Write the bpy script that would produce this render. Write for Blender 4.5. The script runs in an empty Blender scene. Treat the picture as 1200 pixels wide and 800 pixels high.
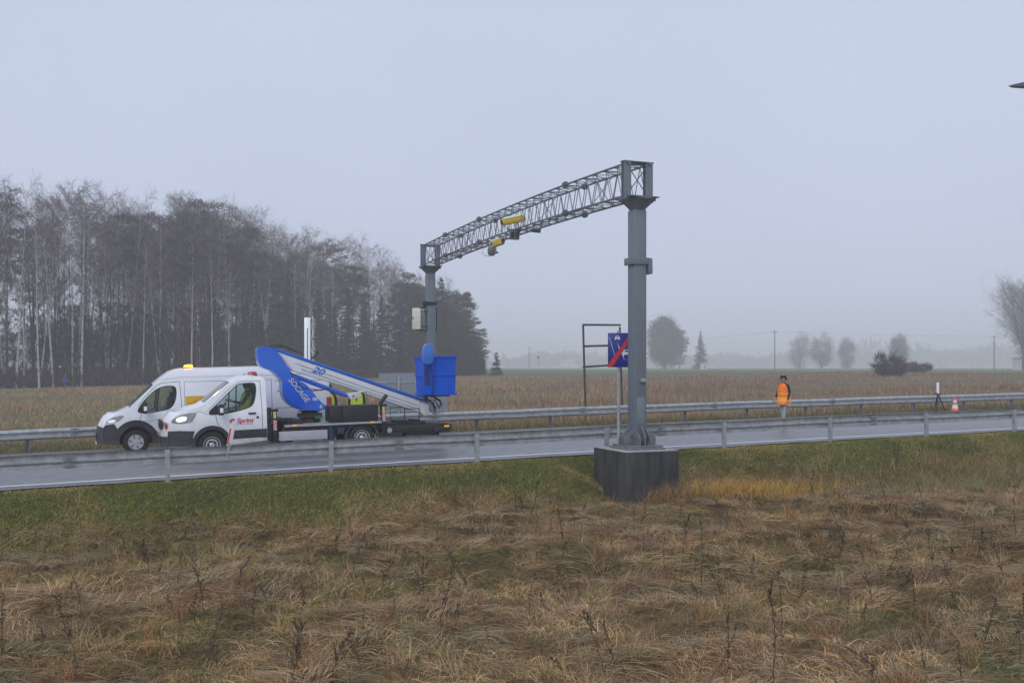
import bpy, bmesh, math, random
import numpy as np
from mathutils import Vector, Matrix, Euler
from mathutils.geometry import delaunay_2d_cdt
random.seed(7); RNG = np.random.default_rng(7)
PI = math.pi
scene = bpy.context.scene
COL = scene.collection
# ------------------------------------------------------------------ camera, sky, sun, exposure
CAM_H = 2.45
cam_data = bpy.data.cameras.new('camera'); cam = bpy.data.objects.new('camera', cam_data); COL.objects.link(cam)
cam.location = (0, 0, CAM_H); cam.rotation_euler = (PI/2, 0, 0)
cam_data.sensor_width = 36; cam_data.lens = 36*1136/1200.0; cam_data.shift_y = 30/1200.0
cam_data.clip_start = 0.1; cam_data.clip_end = 5000
scene.camera = cam
SUN_EL, SUN_AZ = math.radians(38), math.radians(200)
world = bpy.data.worlds.new('World'); scene.world = world; world.use_nodes = True
wn, wl = world.node_tree.nodes, world.node_tree.links
wn.clear()
sky = wn.new('ShaderNodeTexSky'); sky.sky_type = 'NISHITA'; sky.sun_disc = False
sky.sun_elevation = SUN_EL; sky.sun_rotation = SUN_AZ; sky.dust_density = 4; sky.air_density = 1
cloud = wn.new('ShaderNodeRGB'); cloud.outputs[0].default_value = (6.08, 6.75, 8.5, 1)   # the even cloud deck in front of the sky
# faint large-scale unevenness of the cloud layer
wt = wn.new('ShaderNodeTexCoord'); wno = wn.new('ShaderNodeTexNoise'); wno.inputs['Scale'].default_value = 2.2; wno.inputs['Detail'].default_value = 3
wr = wn.new('ShaderNodeMapRange'); wr.inputs['From Min'].default_value = .3; wr.inputs['From Max'].default_value = .7
wr.inputs['To Min'].default_value = .97; wr.inputs['To Max'].default_value = 1.03
wm = wn.new('ShaderNodeVectorMath'); wm.operation = 'SCALE'
mx = wn.new('ShaderNodeMix'); mx.data_type = 'RGBA'; mx.inputs['Factor'].default_value = .94
bg = wn.new('ShaderNodeBackground'); bg.inputs['Strength'].default_value = .10
wo = wn.new('ShaderNodeOutputWorld')
wl.new(wt.outputs['Generated'], wno.inputs['Vector']); wl.new(wno.outputs['Fac'], wr.inputs['Value'])
wl.new(cloud.outputs[0], wm.inputs[0]); wl.new(wr.outputs[0], wm.inputs['Scale'])
wl.new(sky.outputs[0], mx.inputs[6]); wl.new(wm.outputs[0], mx.inputs[7]); wl.new(mx.outputs[2], bg.inputs['Color']); wl.new(bg.outputs[0], wo.inputs[0])
sd = bpy.data.lights.new('sun', 'SUN'); sd.energy = 1.15; sd.angle = math.radians(40); sd.color = (1, .985, .965)
sun = bpy.data.objects.new('sun', sd); COL.objects.link(sun)
sdir = Vector((math.sin(SUN_AZ)*math.cos(SUN_EL), math.cos(SUN_AZ)*math.cos(SUN_EL), math.sin(SUN_EL)))
sun.rotation_euler = sdir.to_track_quat('Z', 'Y').to_euler()
vs = scene.view_settings; vs.view_transform = 'Standard'; vs.look = 'None'; vs.exposure = 0.0; vs.gamma = 1; vs.use_curve_mapping = False
scene.render.engine = 'CYCLES'
scene.cycles.use_denoising = True
scene.cycles.max_bounces = 6; scene.cycles.diffuse_bounces = 3; scene.cycles.glossy_bounces = 2; scene.cycles.transmission_bounces = 4
scene.cycles.transparent_max_bounces = 8; scene.cycles.volume_bounces = 2

# ------------------------------------------------------------------ helpers
def mat(name, col, rough=.6, metal=0, var=0, vscale=8, col2=None, bump=0, bscale=40, emit=None, spec=None, coat=0, stretch=None):
    m = bpy.data.materials.new(name); m.use_nodes = True
    n, l = m.node_tree.nodes, m.node_tree.links
    b = n['Principled BSDF']; b.inputs['Base Color'].default_value = (*col, 1); b.inputs['Roughness'].default_value = rough
    b.inputs['Metallic'].default_value = metal
    if coat: b.inputs['Coat Weight'].default_value = coat; b.inputs['Coat Roughness'].default_value = .08
    if spec is not None: b.inputs['Specular IOR Level'].default_value = spec
    if emit: b.inputs['Emission Color'].default_value = (*emit[0], 1); b.inputs['Emission Strength'].default_value = emit[1]
    if var or col2 or bump:
        tc = n.new('ShaderNodeTexCoord'); mp = n.new('ShaderNodeMapping'); l.new(tc.outputs['Object'], mp.inputs[0])
        if stretch: mp.inputs['Scale'].default_value = stretch
    if var or col2:
        t = n.new('ShaderNodeTexNoise'); t.inputs['Scale'].default_value = vscale; t.inputs['Detail'].default_value = 6; t.inputs['Roughness'].default_value = .65
        l.new(mp.outputs[0], t.inputs['Vector'])
        r = n.new('ShaderNodeValToRGB'); r.color_ramp.elements[0].position = .34; r.color_ramp.elements[1].position = .66
        c2 = col2 or tuple(c*(1+var) for c in col); c1 = col if col2 else tuple(c*(1-var) for c in col)
        r.color_ramp.elements[0].color = (*c1, 1); r.color_ramp.elements[1].color = (*c2, 1)
        l.new(t.outputs['Fac'], r.inputs[0]); l.new(r.outputs[0], b.inputs['Base Color'])
    if bump:
        t2 = n.new('ShaderNodeTexNoise'); t2.inputs['Scale'].default_value = bscale; t2.inputs['Detail'].default_value = 4
        l.new(mp.outputs[0], t2.inputs['Vector'])
        bp = n.new('ShaderNodeBump'); bp.inputs['Strength'].default_value = bump; bp.inputs['Distance'].default_value = .02
        l.new(t2.outputs['Fac'], bp.inputs['Height']); l.new(bp.outputs[0], b.inputs['Normal'])
    return m
def vcol_mat(name, rough=.85, transl=0):
    m = bpy.data.materials.new(name); m.use_nodes = True; n, l = m.node_tree.nodes, m.node_tree.links
    b = n['Principled BSDF']; b.inputs['Roughness'].default_value = rough; b.inputs['Specular IOR Level'].default_value = .2
    a = n.new('ShaderNodeAttribute'); a.attribute_name = 'Col'; l.new(a.outputs['Color'], b.inputs['Base Color'])
    return m
def glass_mat(name, tint, gloss=.0):
    m = bpy.data.materials.new(name); m.use_nodes = True; n, l = m.node_tree.nodes, m.node_tree.links; n.clear()
    t = n.new('ShaderNodeBsdfTransparent'); t.inputs[0].default_value = (*tint, 1)
    g = n.new('ShaderNodeBsdfGlossy'); g.inputs['Roughness'].default_value = .03; g.inputs[0].default_value = (.9, .95, 1, 1)
    f = n.new('ShaderNodeFresnel'); f.inputs[0].default_value = 1.5
    x = n.new('ShaderNodeMixShader'); o = n.new('ShaderNodeOutputMaterial')
    l.new(f.outputs[0], x.inputs[0]); l.new(t.outputs[0], x.inputs[1]); l.new(g.outputs[0], x.inputs[2]); l.new(x.outputs[0], o.inputs[0])
    return m

class MB:
    """collects shapes and links them as one mesh object; f holds (indices, material slot)"""
    def __init__(s): s.v = []; s.f = []; s.m = []
    def add(s, vs, fs, mi=0):
        o = len(s.v); s.v += [tuple(v) for v in vs]; s.f += [tuple(i+o for i in f) for f in fs]; s.m += [mi]*len(fs); return s
    def box(s, c, size, rot=None, mi=0, taper=1.0):
        x, y, z = size[0]/2, size[1]/2, size[2]/2
        vs = [Vector((sx*x*(taper if sz > 0 else 1), sy*y*(taper if sz > 0 else 1), sz*z)) for sx in (-1, 1) for sy in (-1, 1) for sz in (-1, 1)]
        if rot is not None:
            R = Euler(rot).to_matrix(); vs = [R @ v for v in vs]
        c = Vector(c)
        return s.add([v+c for v in vs], [(0, 1, 3, 2), (4, 6, 7, 5), (0, 4, 5, 1), (2, 3, 7, 6), (0, 2, 6, 4), (1, 5, 7, 3)], mi)
    def bb(s, a, b, mi=0):
        return s.box([(a[i]+b[i])/2 for i in range(3)], [abs(b[i]-a[i]) for i in range(3)], None, mi)
    def tube(s, pts, rad, n=6, mi=0, caps=True):
        pts = [Vector(p) for p in pts]; k = len(pts)
        rad = rad if isinstance(rad, (list, tuple)) else [rad]*k
        vs, fs = [], []
        up = Vector((0, 0, 1))
        for i, p in enumerate(pts):
            d = (pts[min(i+1, k-1)]-pts[max(i-1, 0)]).normalized()
            a = d.cross(up if abs(d.z) < .95 else Vector((1, 0, 0))).normalized(); b = d.cross(a).normalized()
            for j in range(n):
                t = 2*PI*j/n; vs.append(p+(a*math.cos(t)+b*math.sin(t))*rad[i])
        for i in range(k-1):
            for j in range(n): fs.append((i*n+j, i*n+(j+1) % n, (i+1)*n+(j+1) % n, (i+1)*n+j))
        if caps: fs += [tuple(range(n))[::-1], tuple((k-1)*n+j for j in range(n))]
        return s.add(vs, fs, mi)
    def lathe(s, prof, c, axis='z', n=24, mi=0, a0=0, a1=2*PI):
        """prof: list of (radius, height along axis)"""
        vs, fs = [], []; k = len(prof); closed = abs(a1-a0-2*PI) < 1e-6; m = n if closed else n+1
        for (r, h) in prof:
            for j in range(m):
                t = a0+(a1-a0)*j/n; u, w = r*math.cos(t), r*math.sin(t)
                vs.append({'z': (u, w, h), 'y': (u, h, w), 'x': (h, u, w)}[axis])
        for i in range(k-1):
            for j in range(n): fs.append((i*m+j, i*m+(j+1) % m, (i+1)*m+(j+1) % m, (i+1)*m+j))
        c = Vector(c)
        return s.add([Vector(v)+c for v in vs], fs, mi)
    def prism(s, poly, y0, y1, mi=0):
        """poly in (x, z), extruded from y0 to y1"""
        k = len(poly)
        vs = [(p[0], y0, p[1]) for p in poly]+[(p[0], y1, p[1]) for p in poly]
        fs = [tuple(range(k)), tuple(range(2*k-1, k-1, -1))]+[(i, i+k, (i+1) % k+k, (i+1) % k) for i in range(k)]
        return s.add(vs, fs, mi)
    def build(s, name, mats, parent=None, smooth=False, angle=35, bevel=0):
        me = bpy.data.meshes.new(name); me.from_pydata(s.v, [], s.f)
        mats = mats if isinstance(mats, (list, tuple)) else [mats]
        for q in mats: me.materials.append(q)
        me.polygons.foreach_set('material_index', s.m)
        bm = bmesh.new(); bm.from_mesh(me); bmesh.ops.recalc_face_normals(bm, faces=bm.faces[:])
        if bevel: bmesh.ops.bevel(bm, geom=[e for e in bm.edges if len(e.link_faces) == 2 and e.calc_face_angle(0) > .6], offset=bevel, segments=2, profile=.5, affect='EDGES', clamp_overlap=True)
        bm.to_mesh(me); bm.free()
        if smooth or bevel:
            me.polygons.foreach_set('use_smooth', [True]*len(me.polygons)); me.set_sharp_from_angle(angle=math.radians(angle))
        return link(name, me, parent)
def link(name, me, parent=None):
    o = bpy.data.objects.new(name, me); COL.objects.link(o)
    if parent is not None: o.parent = parent
    return o
def tag(o, label=None, cat=None, group=None, kind=None):
    if label: o['label'] = label
    if cat: o['category'] = cat
    if group: o['group'] = group
    if kind: o['kind'] = kind
    return o
def thing(name, label, cat, loc=(0, 0, 0), rot=(0, 0, 0), group=None):
    o = bpy.data.objects.new(name, None); COL.objects.link(o); o.location = loc; o.rotation_euler = rot
    o.empty_display_size = .2
    return tag(o, label, cat, group)
def copy_tree(root, loc=None, rot=None, label=None, scale=None):
    r = root.copy(); COL.objects.link(r)
    for ch in root.children:
        c = ch.copy(); COL.objects.link(c); c.parent = r
        for g in ch.children:
            d = g.copy(); COL.objects.link(d); d.parent = c
    if loc is not None: r.location = loc
    if rot is not None: r.rotation_euler = rot
    if scale is not None: r.scale = scale
    if label: r['label'] = label
    return r
def text_mesh(name, body, size, m, parent, M, shear=0, offset=0, extrude=.002, space=1):
    cu = bpy.data.curves.new(name, 'FONT'); cu.body = body; cu.size = size; cu.shear = shear; cu.offset = offset; cu.extrude = extrude
    cu.space_character = space; cu.align_x = 'CENTER'; cu.align_y = 'CENTER'
    t = bpy.data.objects.new(name+'_curve', cu); COL.objects.link(t)
    dg = bpy.context.evaluated_depsgraph_get(); me = bpy.data.meshes.new_from_object(t.evaluated_get(dg))
    bpy.data.objects.remove(t); me.materials.clear(); me.materials.append(m)
    me.transform(M)
    return link(name, me, parent)

# ------------------------------------------------------------------ the road's own frame: s along it, p across it (away from the camera)
TH = .3804; CT, ST = math.cos(TH), math.sin(TH)
def zr(s):
    s = np.clip(s, -60, 62); return .0236*s-.00019*s*s
def xy(s, p): return s*CT-p*ST, s*ST+p*CT
def P(s, p, h=0): x, y = xy(s, p); return Vector((x, y, float(zr(s))+h))
def road_rot(s): return (0, -math.atan(.0236-.00038*s), TH)
_lat = RNG.random((256, 256))
def vnoise(x, y, seed=0):
    x = np.asarray(x, float)+seed*17.3; y = np.asarray(y, float)+seed*9.7
    xi = np.floor(x).astype(int); yi = np.floor(y).astype(int); fx = x-xi; fy = y-yi
    fx = fx*fx*(3-2*fx); fy = fy*fy*(3-2*fy)
    g = lambda a, b: _lat[a % 256, b % 256]
    return (g(xi, yi)*(1-fx)+g(xi+1, yi)*fx)*(1-fy)+(g(xi, yi+1)*(1-fx)+g(xi+1, yi+1)*fx)*fy
def fbm(x, y, seed=0, o=4):
    r = 0; a = .5
    for i in range(o): r = r+a*vnoise(np.asarray(x)*2**i, np.asarray(y)*2**i, seed+i*3); a *= .5
    return r/(1-.5**o)
def sstep(a, b, x): t = np.clip((x-a)/(b-a), 0, 1); return t*t*(3-2*t)
P_NEAR, P_EDGE, P_MID, P_FAREDGE, P_FAR = 22.0, 22.7, 26.2, 29.7, 31.7
def ground_z(s, p):
    """height of the ground sheet"""
    s = np.asarray(s, float); p = np.asarray(p, float)
    near = -.88+.012*np.clip(s, -30, 30)-.05*sstep(16, 12, p)
    bump = .36*(fbm(s*.8, p*1.0, 1)-.5)+.20*(fbm(s*2.1, p*2.6, 5, 3)-.5)+.35*(fbm(s*.16, p*.2, 9, 2)-.5)
    near = near+bump*sstep(21.0, 19.0, p)
    dip = -.50*np.exp(-((s-11.0)/1.0)**2)*sstep(22.0, 21.6, p)*sstep(19.6, 20.8, p)
    road = zr(s)-.03
    verge = sstep(19.7, 21.75, p)
    z = near*(1-verge)+(road+.16*(fbm(s*2, p*2, 3, 3)-.5)*(1-sstep(21.3, 21.8, p)))*verge+dip
    sc = np.clip(s, -400, 95)
    field = np.where(s > 0, .0166*sc, .010*np.clip(s, -60, 0))-.42*(1-sstep(45, 110, p))
    field = field+.12*(fbm(s*.15, p*.15, 11, 3)-.5)*sstep(34, 40, p)
    f = sstep(31.9, 34.5, p)
    return z*(1-f)+field*f
def s_p(x, y): return x*CT+y*ST, -x*ST+y*CT
def gz(x, y): s, p = s_p(x, y); return float(ground_z(s, p))
def mesh_np(name, V, F, mats, parent=None, colors=None, smooth=False):
    """fast mesh: V (n,3), F (m,k) all of one size"""
    me = bpy.data.meshes.new(name); V = np.asarray(V, np.float32); F = np.asarray(F, np.int32)
    me.vertices.add(len(V)); me.vertices.foreach_set('co', V.ravel())
    m, k = F.shape
    me.loops.add(m*k); me.loops.foreach_set('vertex_index', F.ravel())
    me.polygons.add(m); me.polygons.foreach_set('loop_start', np.arange(0, m*k, k, dtype=np.int32)); me.polygons.foreach_set('loop_total', np.full(m, k, np.int32))
    if smooth: me.polygons.foreach_set('use_smooth', np.ones(m, bool))
    if colors is not None:
        a = me.color_attributes.new('Col', 'FLOAT_COLOR', 'POINT'); c = np.ones((len(V), 4), np.float32); c[:, :3] = colors
        a.data.foreach_set('color', c.ravel())
    for q in (mats if isinstance(mats, (list, tuple)) else [mats]): me.materials.append(q)
    me.update(); me.validate()
    return link(name, me, parent)

# ------------------------------------------------------------------ ground sheet and road
def axis(*segs):
    out = []
    for a, b, st in segs: out.append(np.arange(a, b, st))
    return np.unique(np.concatenate(out).round(4))
sa = axis((-900, -200, 70), (-200, -60, 10), (-60, -22, 1.5), (-22, 34, .16), (34, 80, 1.2), (80, 260, 9), (260, 1500, 80), (1500, 1501, 1))
pa = axis((-60, 3, 3), (3, 8, .4), (8, 22.4, .13), (22.4, 31.6, 1.0), (31.6, 36, .25), (36, 130, 1.5), (130, 420, 14), (420, 1600, 80), (1600, 1601, 1))
SS, PP = np.meshgrid(sa, pa, indexing='ij')
Z = ground_z(SS, PP); X, Y = SS*CT-PP*ST, SS*ST+PP*CT
fade = sstep(500, 900, PP)
V = np.stack([X.ravel(), Y.ravel(), Z.ravel()], 1)
ni, nj = len(sa), len(pa); I = np.arange(ni*nj).reshape(ni, nj)
F = np.stack([I[:-1, :-1].ravel(), I[1:, :-1].ravel(), I[1:, 1:].ravel(), I[:-1, 1:].ravel()], 1)
def ground_color(s, p):
    n1 = fbm(s*1.3, p*1.5, 21); n2 = fbm(s*.22, p*.25, 31, 3); n3 = fbm(s*2.3, p*2.3, 41, 3)
    dry = np.stack([.12+.08*n1, .082+.052*n1, .038+.022*n1], -1)
    olive = np.stack([.085+.02*n3, .083+.02*n3, .032+0*n3], -1)
    green = np.stack([.055+.03*n3, .066+.03*n3, .022+.008*n3], -1)
    k = sstep(.5, .68, n2)[..., None]*.4
    c = dry*(1-k)+olive*k
    edge = 20.15+2.0*(n2-.5)*2-.035*(s-5)
    g = (sstep(edge-.5, edge+.6, p)*(1-sstep(33.6, 36, p)))[..., None]
    c = c*(1-g)+green*g
    # beyond the road: brown weeds, then a green field strip far off
    far_brown = np.stack([.115+.05*n2, .085+.035*n2, .058+.02*n2], -1)
    fb = sstep(36, 42, p)[..., None]; c = c*(1-fb)+far_brown*fb
    x = s*CT-p*ST; y = s*ST+p*CT
    gl = sstep(.0, .35, fbm(x*.02, y*.03, 51, 3)-.30+.9*sstep(170, 215, y))[..., None]
    gf = gl*sstep(120, 175, y)[..., None]
    c = c*(1-gf)+np.stack([.10+0*n1, .14+0*n1, .055+0*n1], -1)*gf
    return c
gc = ground_color(SS, PP).reshape(-1, 3)
m_ground = vcol_mat('ground_soil', .95)
n_, l_ = m_ground.node_tree.nodes, m_ground.node_tree.links
tn = n_.new('ShaderNodeTexNoise'); tn.inputs['Scale'].default_value = 9; tn.inputs['Detail'].default_value = 8; tn.inputs['Roughness'].default_value = .8
tcn = n_.new('ShaderNodeTexCoord'); l_.new(tcn.outputs['Object'], tn.inputs[0])
mr = n_.new('ShaderNodeMapRange'); mr.inputs['From Min'].default_value = .25; mr.inputs['From Max'].default_value = .75; mr.inputs['To Min'].default_value = .55; mr.inputs['To Max'].default_value = 1.45
l_.new(tn.outputs['Fac'], mr.inputs[0])
vm = n_.new('ShaderNodeVectorMath'); vm.operation = 'SCALE'
at = [x for x in n_ if x.type == 'ATTRIBUTE'][0]; l_.new(at.outputs['Color'], vm.inputs[0]); l_.new(mr.outputs[0], vm.inputs['Scale']); l_.new(vm.outputs[0], n_['Principled BSDF'].inputs['Base Color'])
tag(mesh_np('ground', V, F, m_ground, colors=gc, smooth=True), kind='structure')

def strip(name, s0, s1, p0, p1, h, m, n=None, kind='structure', label=None, jag=0, thick=0):
    n = n or max(2, int((s1-s0)/1.0)); ss = np.linspace(s0, s1, n+1); ps = np.linspace(p0, p1, 5)
    vs = []
    for s in ss:
        for k, p in enumerate(ps):
            pp = p
            if jag and k in (0, 4): pp = p+jag*(float(vnoise(s*1.7, k*9.1, 61))-.5)
            v = P(s, pp, h-(thick if k in (0, 4) else 0)); vs.append(tuple(v))
    I = np.arange((n+1)*5).reshape(n+1, 5)
    F = np.stack([I[:-1, :-1].ravel(), I[1:, :-1].ravel(), I[1:, 1:].ravel(), I[:-1, 1:].ravel()], 1)
    o = mesh_np(name, np.array(vs), F, m); tag(o, kind=kind)
    return o
m_road = mat('wet_asphalt', (.13, .135, .145), .46, col2=(.215, .22, .232), vscale=3.5, bump=.25, bscale=180, stretch=(1, 1, 1), spec=.6)
rn, rl = m_road.node_tree.nodes, m_road.node_tree.links      # lengthwise wheel tracks and drying streaks
tcr = rn.new('ShaderNodeTexCoord'); m1 = rn.new('ShaderNodeMapping'); m1.inputs['Rotation'].default_value = (0, 0, -TH); m2_ = rn.new('ShaderNodeMapping'); m2_.inputs['Scale'].default_value = (.035, 1.15, 1)
tr = rn.new('ShaderNodeTexNoise'); tr.inputs['Scale'].default_value = 1.0; tr.inputs['Detail'].default_value = 5
rl.new(tcr.outputs['Object'], m1.inputs[0]); rl.new(m1.outputs[0], m2_.inputs[0]); rl.new(m2_.outputs[0], tr.inputs[0])
mrr = rn.new('ShaderNodeMapRange'); mrr.inputs['From Min'].default_value = .35; mrr.inputs['From Max'].default_value = .65; mrr.inputs['To Min'].default_value = .72; mrr.inputs['To Max'].default_value = 1.3; rl.new(tr.outputs['Fac'], mrr.inputs[0])
vr = rn.new('ShaderNodeVectorMath'); vr.operation = 'SCALE'; rb_ = rn['Principled BSDF']; rl.new(rb_.inputs['Base Color'].links[0].from_socket, vr.inputs[0]); rl.new(mrr.outputs[0], vr.inputs['Scale']); rl.new(vr.outputs[0], rb_.inputs['Base Color'])
mr2 = rn.new('ShaderNodeMapRange'); mr2.inputs['From Min'].default_value = .35; mr2.inputs['From Max'].default_value = .65; mr2.inputs['To Min'].default_value = .30; mr2.inputs['To Max'].default_value = .55; rl.new(tr.outputs['Fac'], mr2.inputs[0]); rl.new(mr2.outputs[0], rb_.inputs['Roughness'])
strip('road', -60, 130, 22.05, 30.9, .012, m_road, n=400, jag=.22)
m_line = mat('road_paint', (.78, .79, .80), .5, var=.12, vscale=14)
strip('road_marking', -60, 130, P_EDGE-.10, P_EDGE+.10, .020, m_line, n=380)
strip('road_marking', -60, 130, P_MID-.08, P_MID+.08, .020, m_line, n=380)
strip('road_marking', -60, 130, P_FAREDGE-.07, P_FAREDGE+.07, .020, m_line, n=380)
strip('gravel_shoulder', -60, 130, 30.85, 31.6, .004, mat('shoulder_gravel', (.10, .098, .085), .95, col2=(.19, .18, .165), vscale=30), n=380, jag=.2)
# ------------------------------------------------------------------ guardrails
m_galv = mat('galvanised_steel', (.38, .40, .42), .5, .35, var=.25, vscale=6, bump=.08, bscale=30, stretch=(1, 1, 1))
m_galv_dark = mat('weathered_steel', (.22, .23, .24), .6, .3, var=.3, vscale=7)
m_bolt = mat('dark_bolt', (.05, .05, .055), .6, .5)
m_black = mat('black_plastic', (.016, .017, .02), .55, var=.2, vscale=5)
m_blacksteel = mat('black_steel', (.022, .023, .026), .5, .2, var=.3, vscale=6)
m_white = mat('white_paint', (.84, .86, .90), .30, coat=.5, var=.04, vscale=2.5)
PROF = [(0, .0), (.028, -.012), (.078, -.045), (.083, -.085), (.045, -.115), (.004, -.14), (.004, -.172), (.045, -.197), (.083, -.225), (.078, -.268), (.028, -.30), (0, -.312)]
def guardrail(label, p0, side, top, s0, s1, sp, sfirst, group=None):
    t = thing('guardrail', label, 'guardrail', P(s0, p0, 0))
    b = t.location
    ss = np.arange(s0, s1, 1.0); k = len(PROF)
    ring = PROF+[(d-.006, h-(.0 if i else 0)) for i, (d, h) in reversed(list(enumerate(PROF)))]
    vs, fs = [], []; K = len(ring)
    for s in ss:
        wob = .012*math.sin(s*.9+p0)+.008*math.sin(s*2.3)
        for d, h in ring: vs.append(tuple(P(s, p0+side*(d+.012), top+h+wob*.6)-b))
    for i in range(len(ss)-1):
        for j in range(K): fs.append((i*K+j, i*K+(j+1) % K, (i+1)*K+(j+1) % K, (i+1)*K+j))
    mb = MB(); mb.add(vs, fs)
    mb.build('rail_beam', m_galv, t, smooth=True, angle=40)
    # splice laps with their bolts
    q = sfirst+sp*.45; mb = MB()
    yj_ = -.016 if side > 0 else -.0955
    for dz in (-.04, -.105, -.21, -.27): mb.bb((-.11, yj_-.008, dz-.014), (.11, yj_+.004, dz+.014))
    mb.bb((-.02, yj_-.006, -.29), (.02, yj_+.003, -.02))
    j0 = mb.build('rail_joint', m_galv_dark, t); n = 0
    while q < s1-2:
        o = j0 if n == 0 else j0.copy()
        if n: COL.objects.link(o); o.parent = t
        o.location = P(q, p0, top)-b; o.rotation_euler = road_rot(q); q += sp*2; n += 1
    pm = MB()
    # sigma post: web and two flanges, plus the spacer block to the beam
    pm.bb((-.05, -.075, -1.1), (-.042, .0, -.0)); pm.bb((.042, -.075, -1.1), (.05, .0, -.0)); pm.bb((-.05, -.083, -1.1), (.05, -.075, 0)); pm.bb((-.045, -.06, -.19), (.045, .0, -.11), 0)
    first = pm.build('post', m_galv_dark if side < 0 else m_galv, t)
    q = sfirst; n = 0
    while q < s1-1:
        o = first if n == 0 else first.copy()
        if n: COL.objects.link(o); o.parent = t
        o.location = P(q, p0, top-.02)-b; o.rotation_euler = (random.uniform(-.015, .015), random.uniform(-.02, .02), TH+(0 if side > 0 else PI))
        n += 1; q += sp
    return t
guardrail('long grey steel guardrail between the grass verge and the near edge of the road', P_NEAR, 1, .69, -17.5, 75, 3.51, .85-5*3.51)
guardrail('grey steel guardrail along the far side of the road, behind the vans', P_FAR, -1, .69, -27, 92, 2.80, 11.36-13*2.8)

# ------------------------------------------------------------------ camera gantry
m_post = mat('gantry_blue_grey_paint', (.13, .16, .19), .5, .0, col2=(.17, .20, .228), vscale=1.5, stretch=(3, 3, .6), bump=.03)
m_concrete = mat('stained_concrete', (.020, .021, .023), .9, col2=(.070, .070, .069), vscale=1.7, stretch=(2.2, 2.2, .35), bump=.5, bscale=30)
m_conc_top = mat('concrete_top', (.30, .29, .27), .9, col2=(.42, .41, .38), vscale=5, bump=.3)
G0 = P(11.6, 20.8, 0); GS = 11.6
gantry = thing('camera_gantry', 'tall blue-grey lattice gantry arching over the road on two square posts', 'gantry', G0, (0, 0, TH))
gz0 = G0.z
BLK_TOP = .47-gz0
# local: x along road, y across, z up from the road level under the near post
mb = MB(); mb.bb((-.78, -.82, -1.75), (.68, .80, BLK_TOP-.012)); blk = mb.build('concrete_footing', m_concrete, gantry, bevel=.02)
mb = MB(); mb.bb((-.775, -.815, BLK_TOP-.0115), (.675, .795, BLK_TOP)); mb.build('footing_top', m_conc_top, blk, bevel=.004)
def gantry_post(y, zb, ztop, box=True):
    h = .17
    mb = MB(); mb.bb((-h, y-h, zb), (h, y+h, ztop-.30))
    post = mb.build('post', m_post, gantry, bevel=.022)
    mb = MB(); mb.bb((-.50, y-.50, zb), (.50, y+.50, zb+.05)); mb.bb((-.45, y-.45, zb+.05), (.45, y+.45, zb+.10))
    # gusset fins
    for sx, sy in ((1, 0), (-1, 0), (0, 1), (0, -1)):
        for off in (-.14, 0, .14):
            pts = [(h, 0), (h, .46), (h+.04, .46), (h+.14, .36), (h+.24, .26), (h+.27, .16), (h+.25, 0)]
            vs = []
            for d in (-.012, .012):
                for a, z in pts:
                    if sx: vs.append((sx*a, y+off+d, zb+.10+z*(.8 if off else 1)))
                    else: vs.append((off+d, y+sy*a, zb+.10+z*(.8 if off else 1)))
            k = len(pts); mb.add(vs, [tuple(range(k)), tuple(range(2*k-1, k-1, -1))]+[(i, i+k, (i+1) % k+k, (i+1) % k) for i in range(k)])
    for a in range(8):
        mb.lathe([(0, .07), (.03, .07), (.03, 0)], (.36*math.cos(a*PI/4+.39)*.95, y+.36*math.sin(a*PI/4+.39)*.95, zb+.10), n=6)
    mb.build('base_plate', mat('base_steel', (.11, .125, .145), .6, .1, col2=(.20, .22, .24), vscale=9), post, bevel=.004)
    # flared head
    mb = MB()
    prof = [(h, ztop-.30), (.22, ztop-.24), (.36, ztop-.10), (.41, ztop-.05), (.41, ztop-.025)]
    ang = [math.radians(22.5+45*i) for i in range(8)]
    vs = []
    for r, z in prof:
        for a in ang:
            c_ = max(abs(math.cos(a)), abs(math.sin(a))); f = 1/c_ if r <= .18 else 1.06
            vs.append((r*f*math.cos(a)*1.0, y+r*f*math.sin(a), z))
    fs = [(i*8+j, i*8+(j+1) % 8, (i+1)*8+(j+1) % 8, (i+1)*8+j) for i in range(4) for j in range(8)]+[tuple(range(32, 40)), tuple(range(8))]
    mb.add(vs, fs); mb.bb((-.40, y-.40, ztop-.022), (.40, y+.40, ztop))
    for k in range(12):
        a = k*PI/6; mb.box((.40*math.cos(a), y+.40*math.sin(a), ztop-.05), (.10, .014, .07), (0, 0, a))
    mb.build('post_head', m_post, post)
    return post
ZT = 6.56-gz0
W2 = .30
YF = 17.2
pn = gantry_post(0, BLK_TOP+.001, ZT); 
mbf = MB(); mbf.bb((-.7, YF-.7, -1.6), (.7, YF+.7, -.1)); mbf.build('concrete_footing', m_concrete, gantry)
pf = gantry_post(YF, -.10, ZT)
# hatch, bracket and small box on the near post
mb = MB(); mb.bb((-.11, -.179, BLK_TOP+.60), (.11, -.171, BLK_TOP+1.25)); mb.build('access_hatch', mat('hatch_paint', (.17, .21, .25), .5), pn, bevel=.003)
mb = MB(); mb.bb((-.02, -.25, BLK_TOP+1.62), (.12, -.173, BLK_TOP+1.70)); mb.build('small_bracket', m_galv, pn, bevel=.002)
mb = MB(); zb = 4.93-gz0
for dz in (0, .14):
    mb.bb((-.27, -.20, zb+dz), (.27, -.175, zb+dz+.03)); 
mb.bb((-.26, -.205, zb), (.26, -.178, zb+.17)); mb.bb((-.24, -.2, zb), (-.175, .22, zb+.17)); mb.bb((.175, -.2, zb), (.24, .22, zb+.17)); mb.bb((.20, -.23, zb-.22), (.30, .02, zb+.15)); mb.build('clamp_bracket', m_post, pn, bevel=.004)
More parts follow.
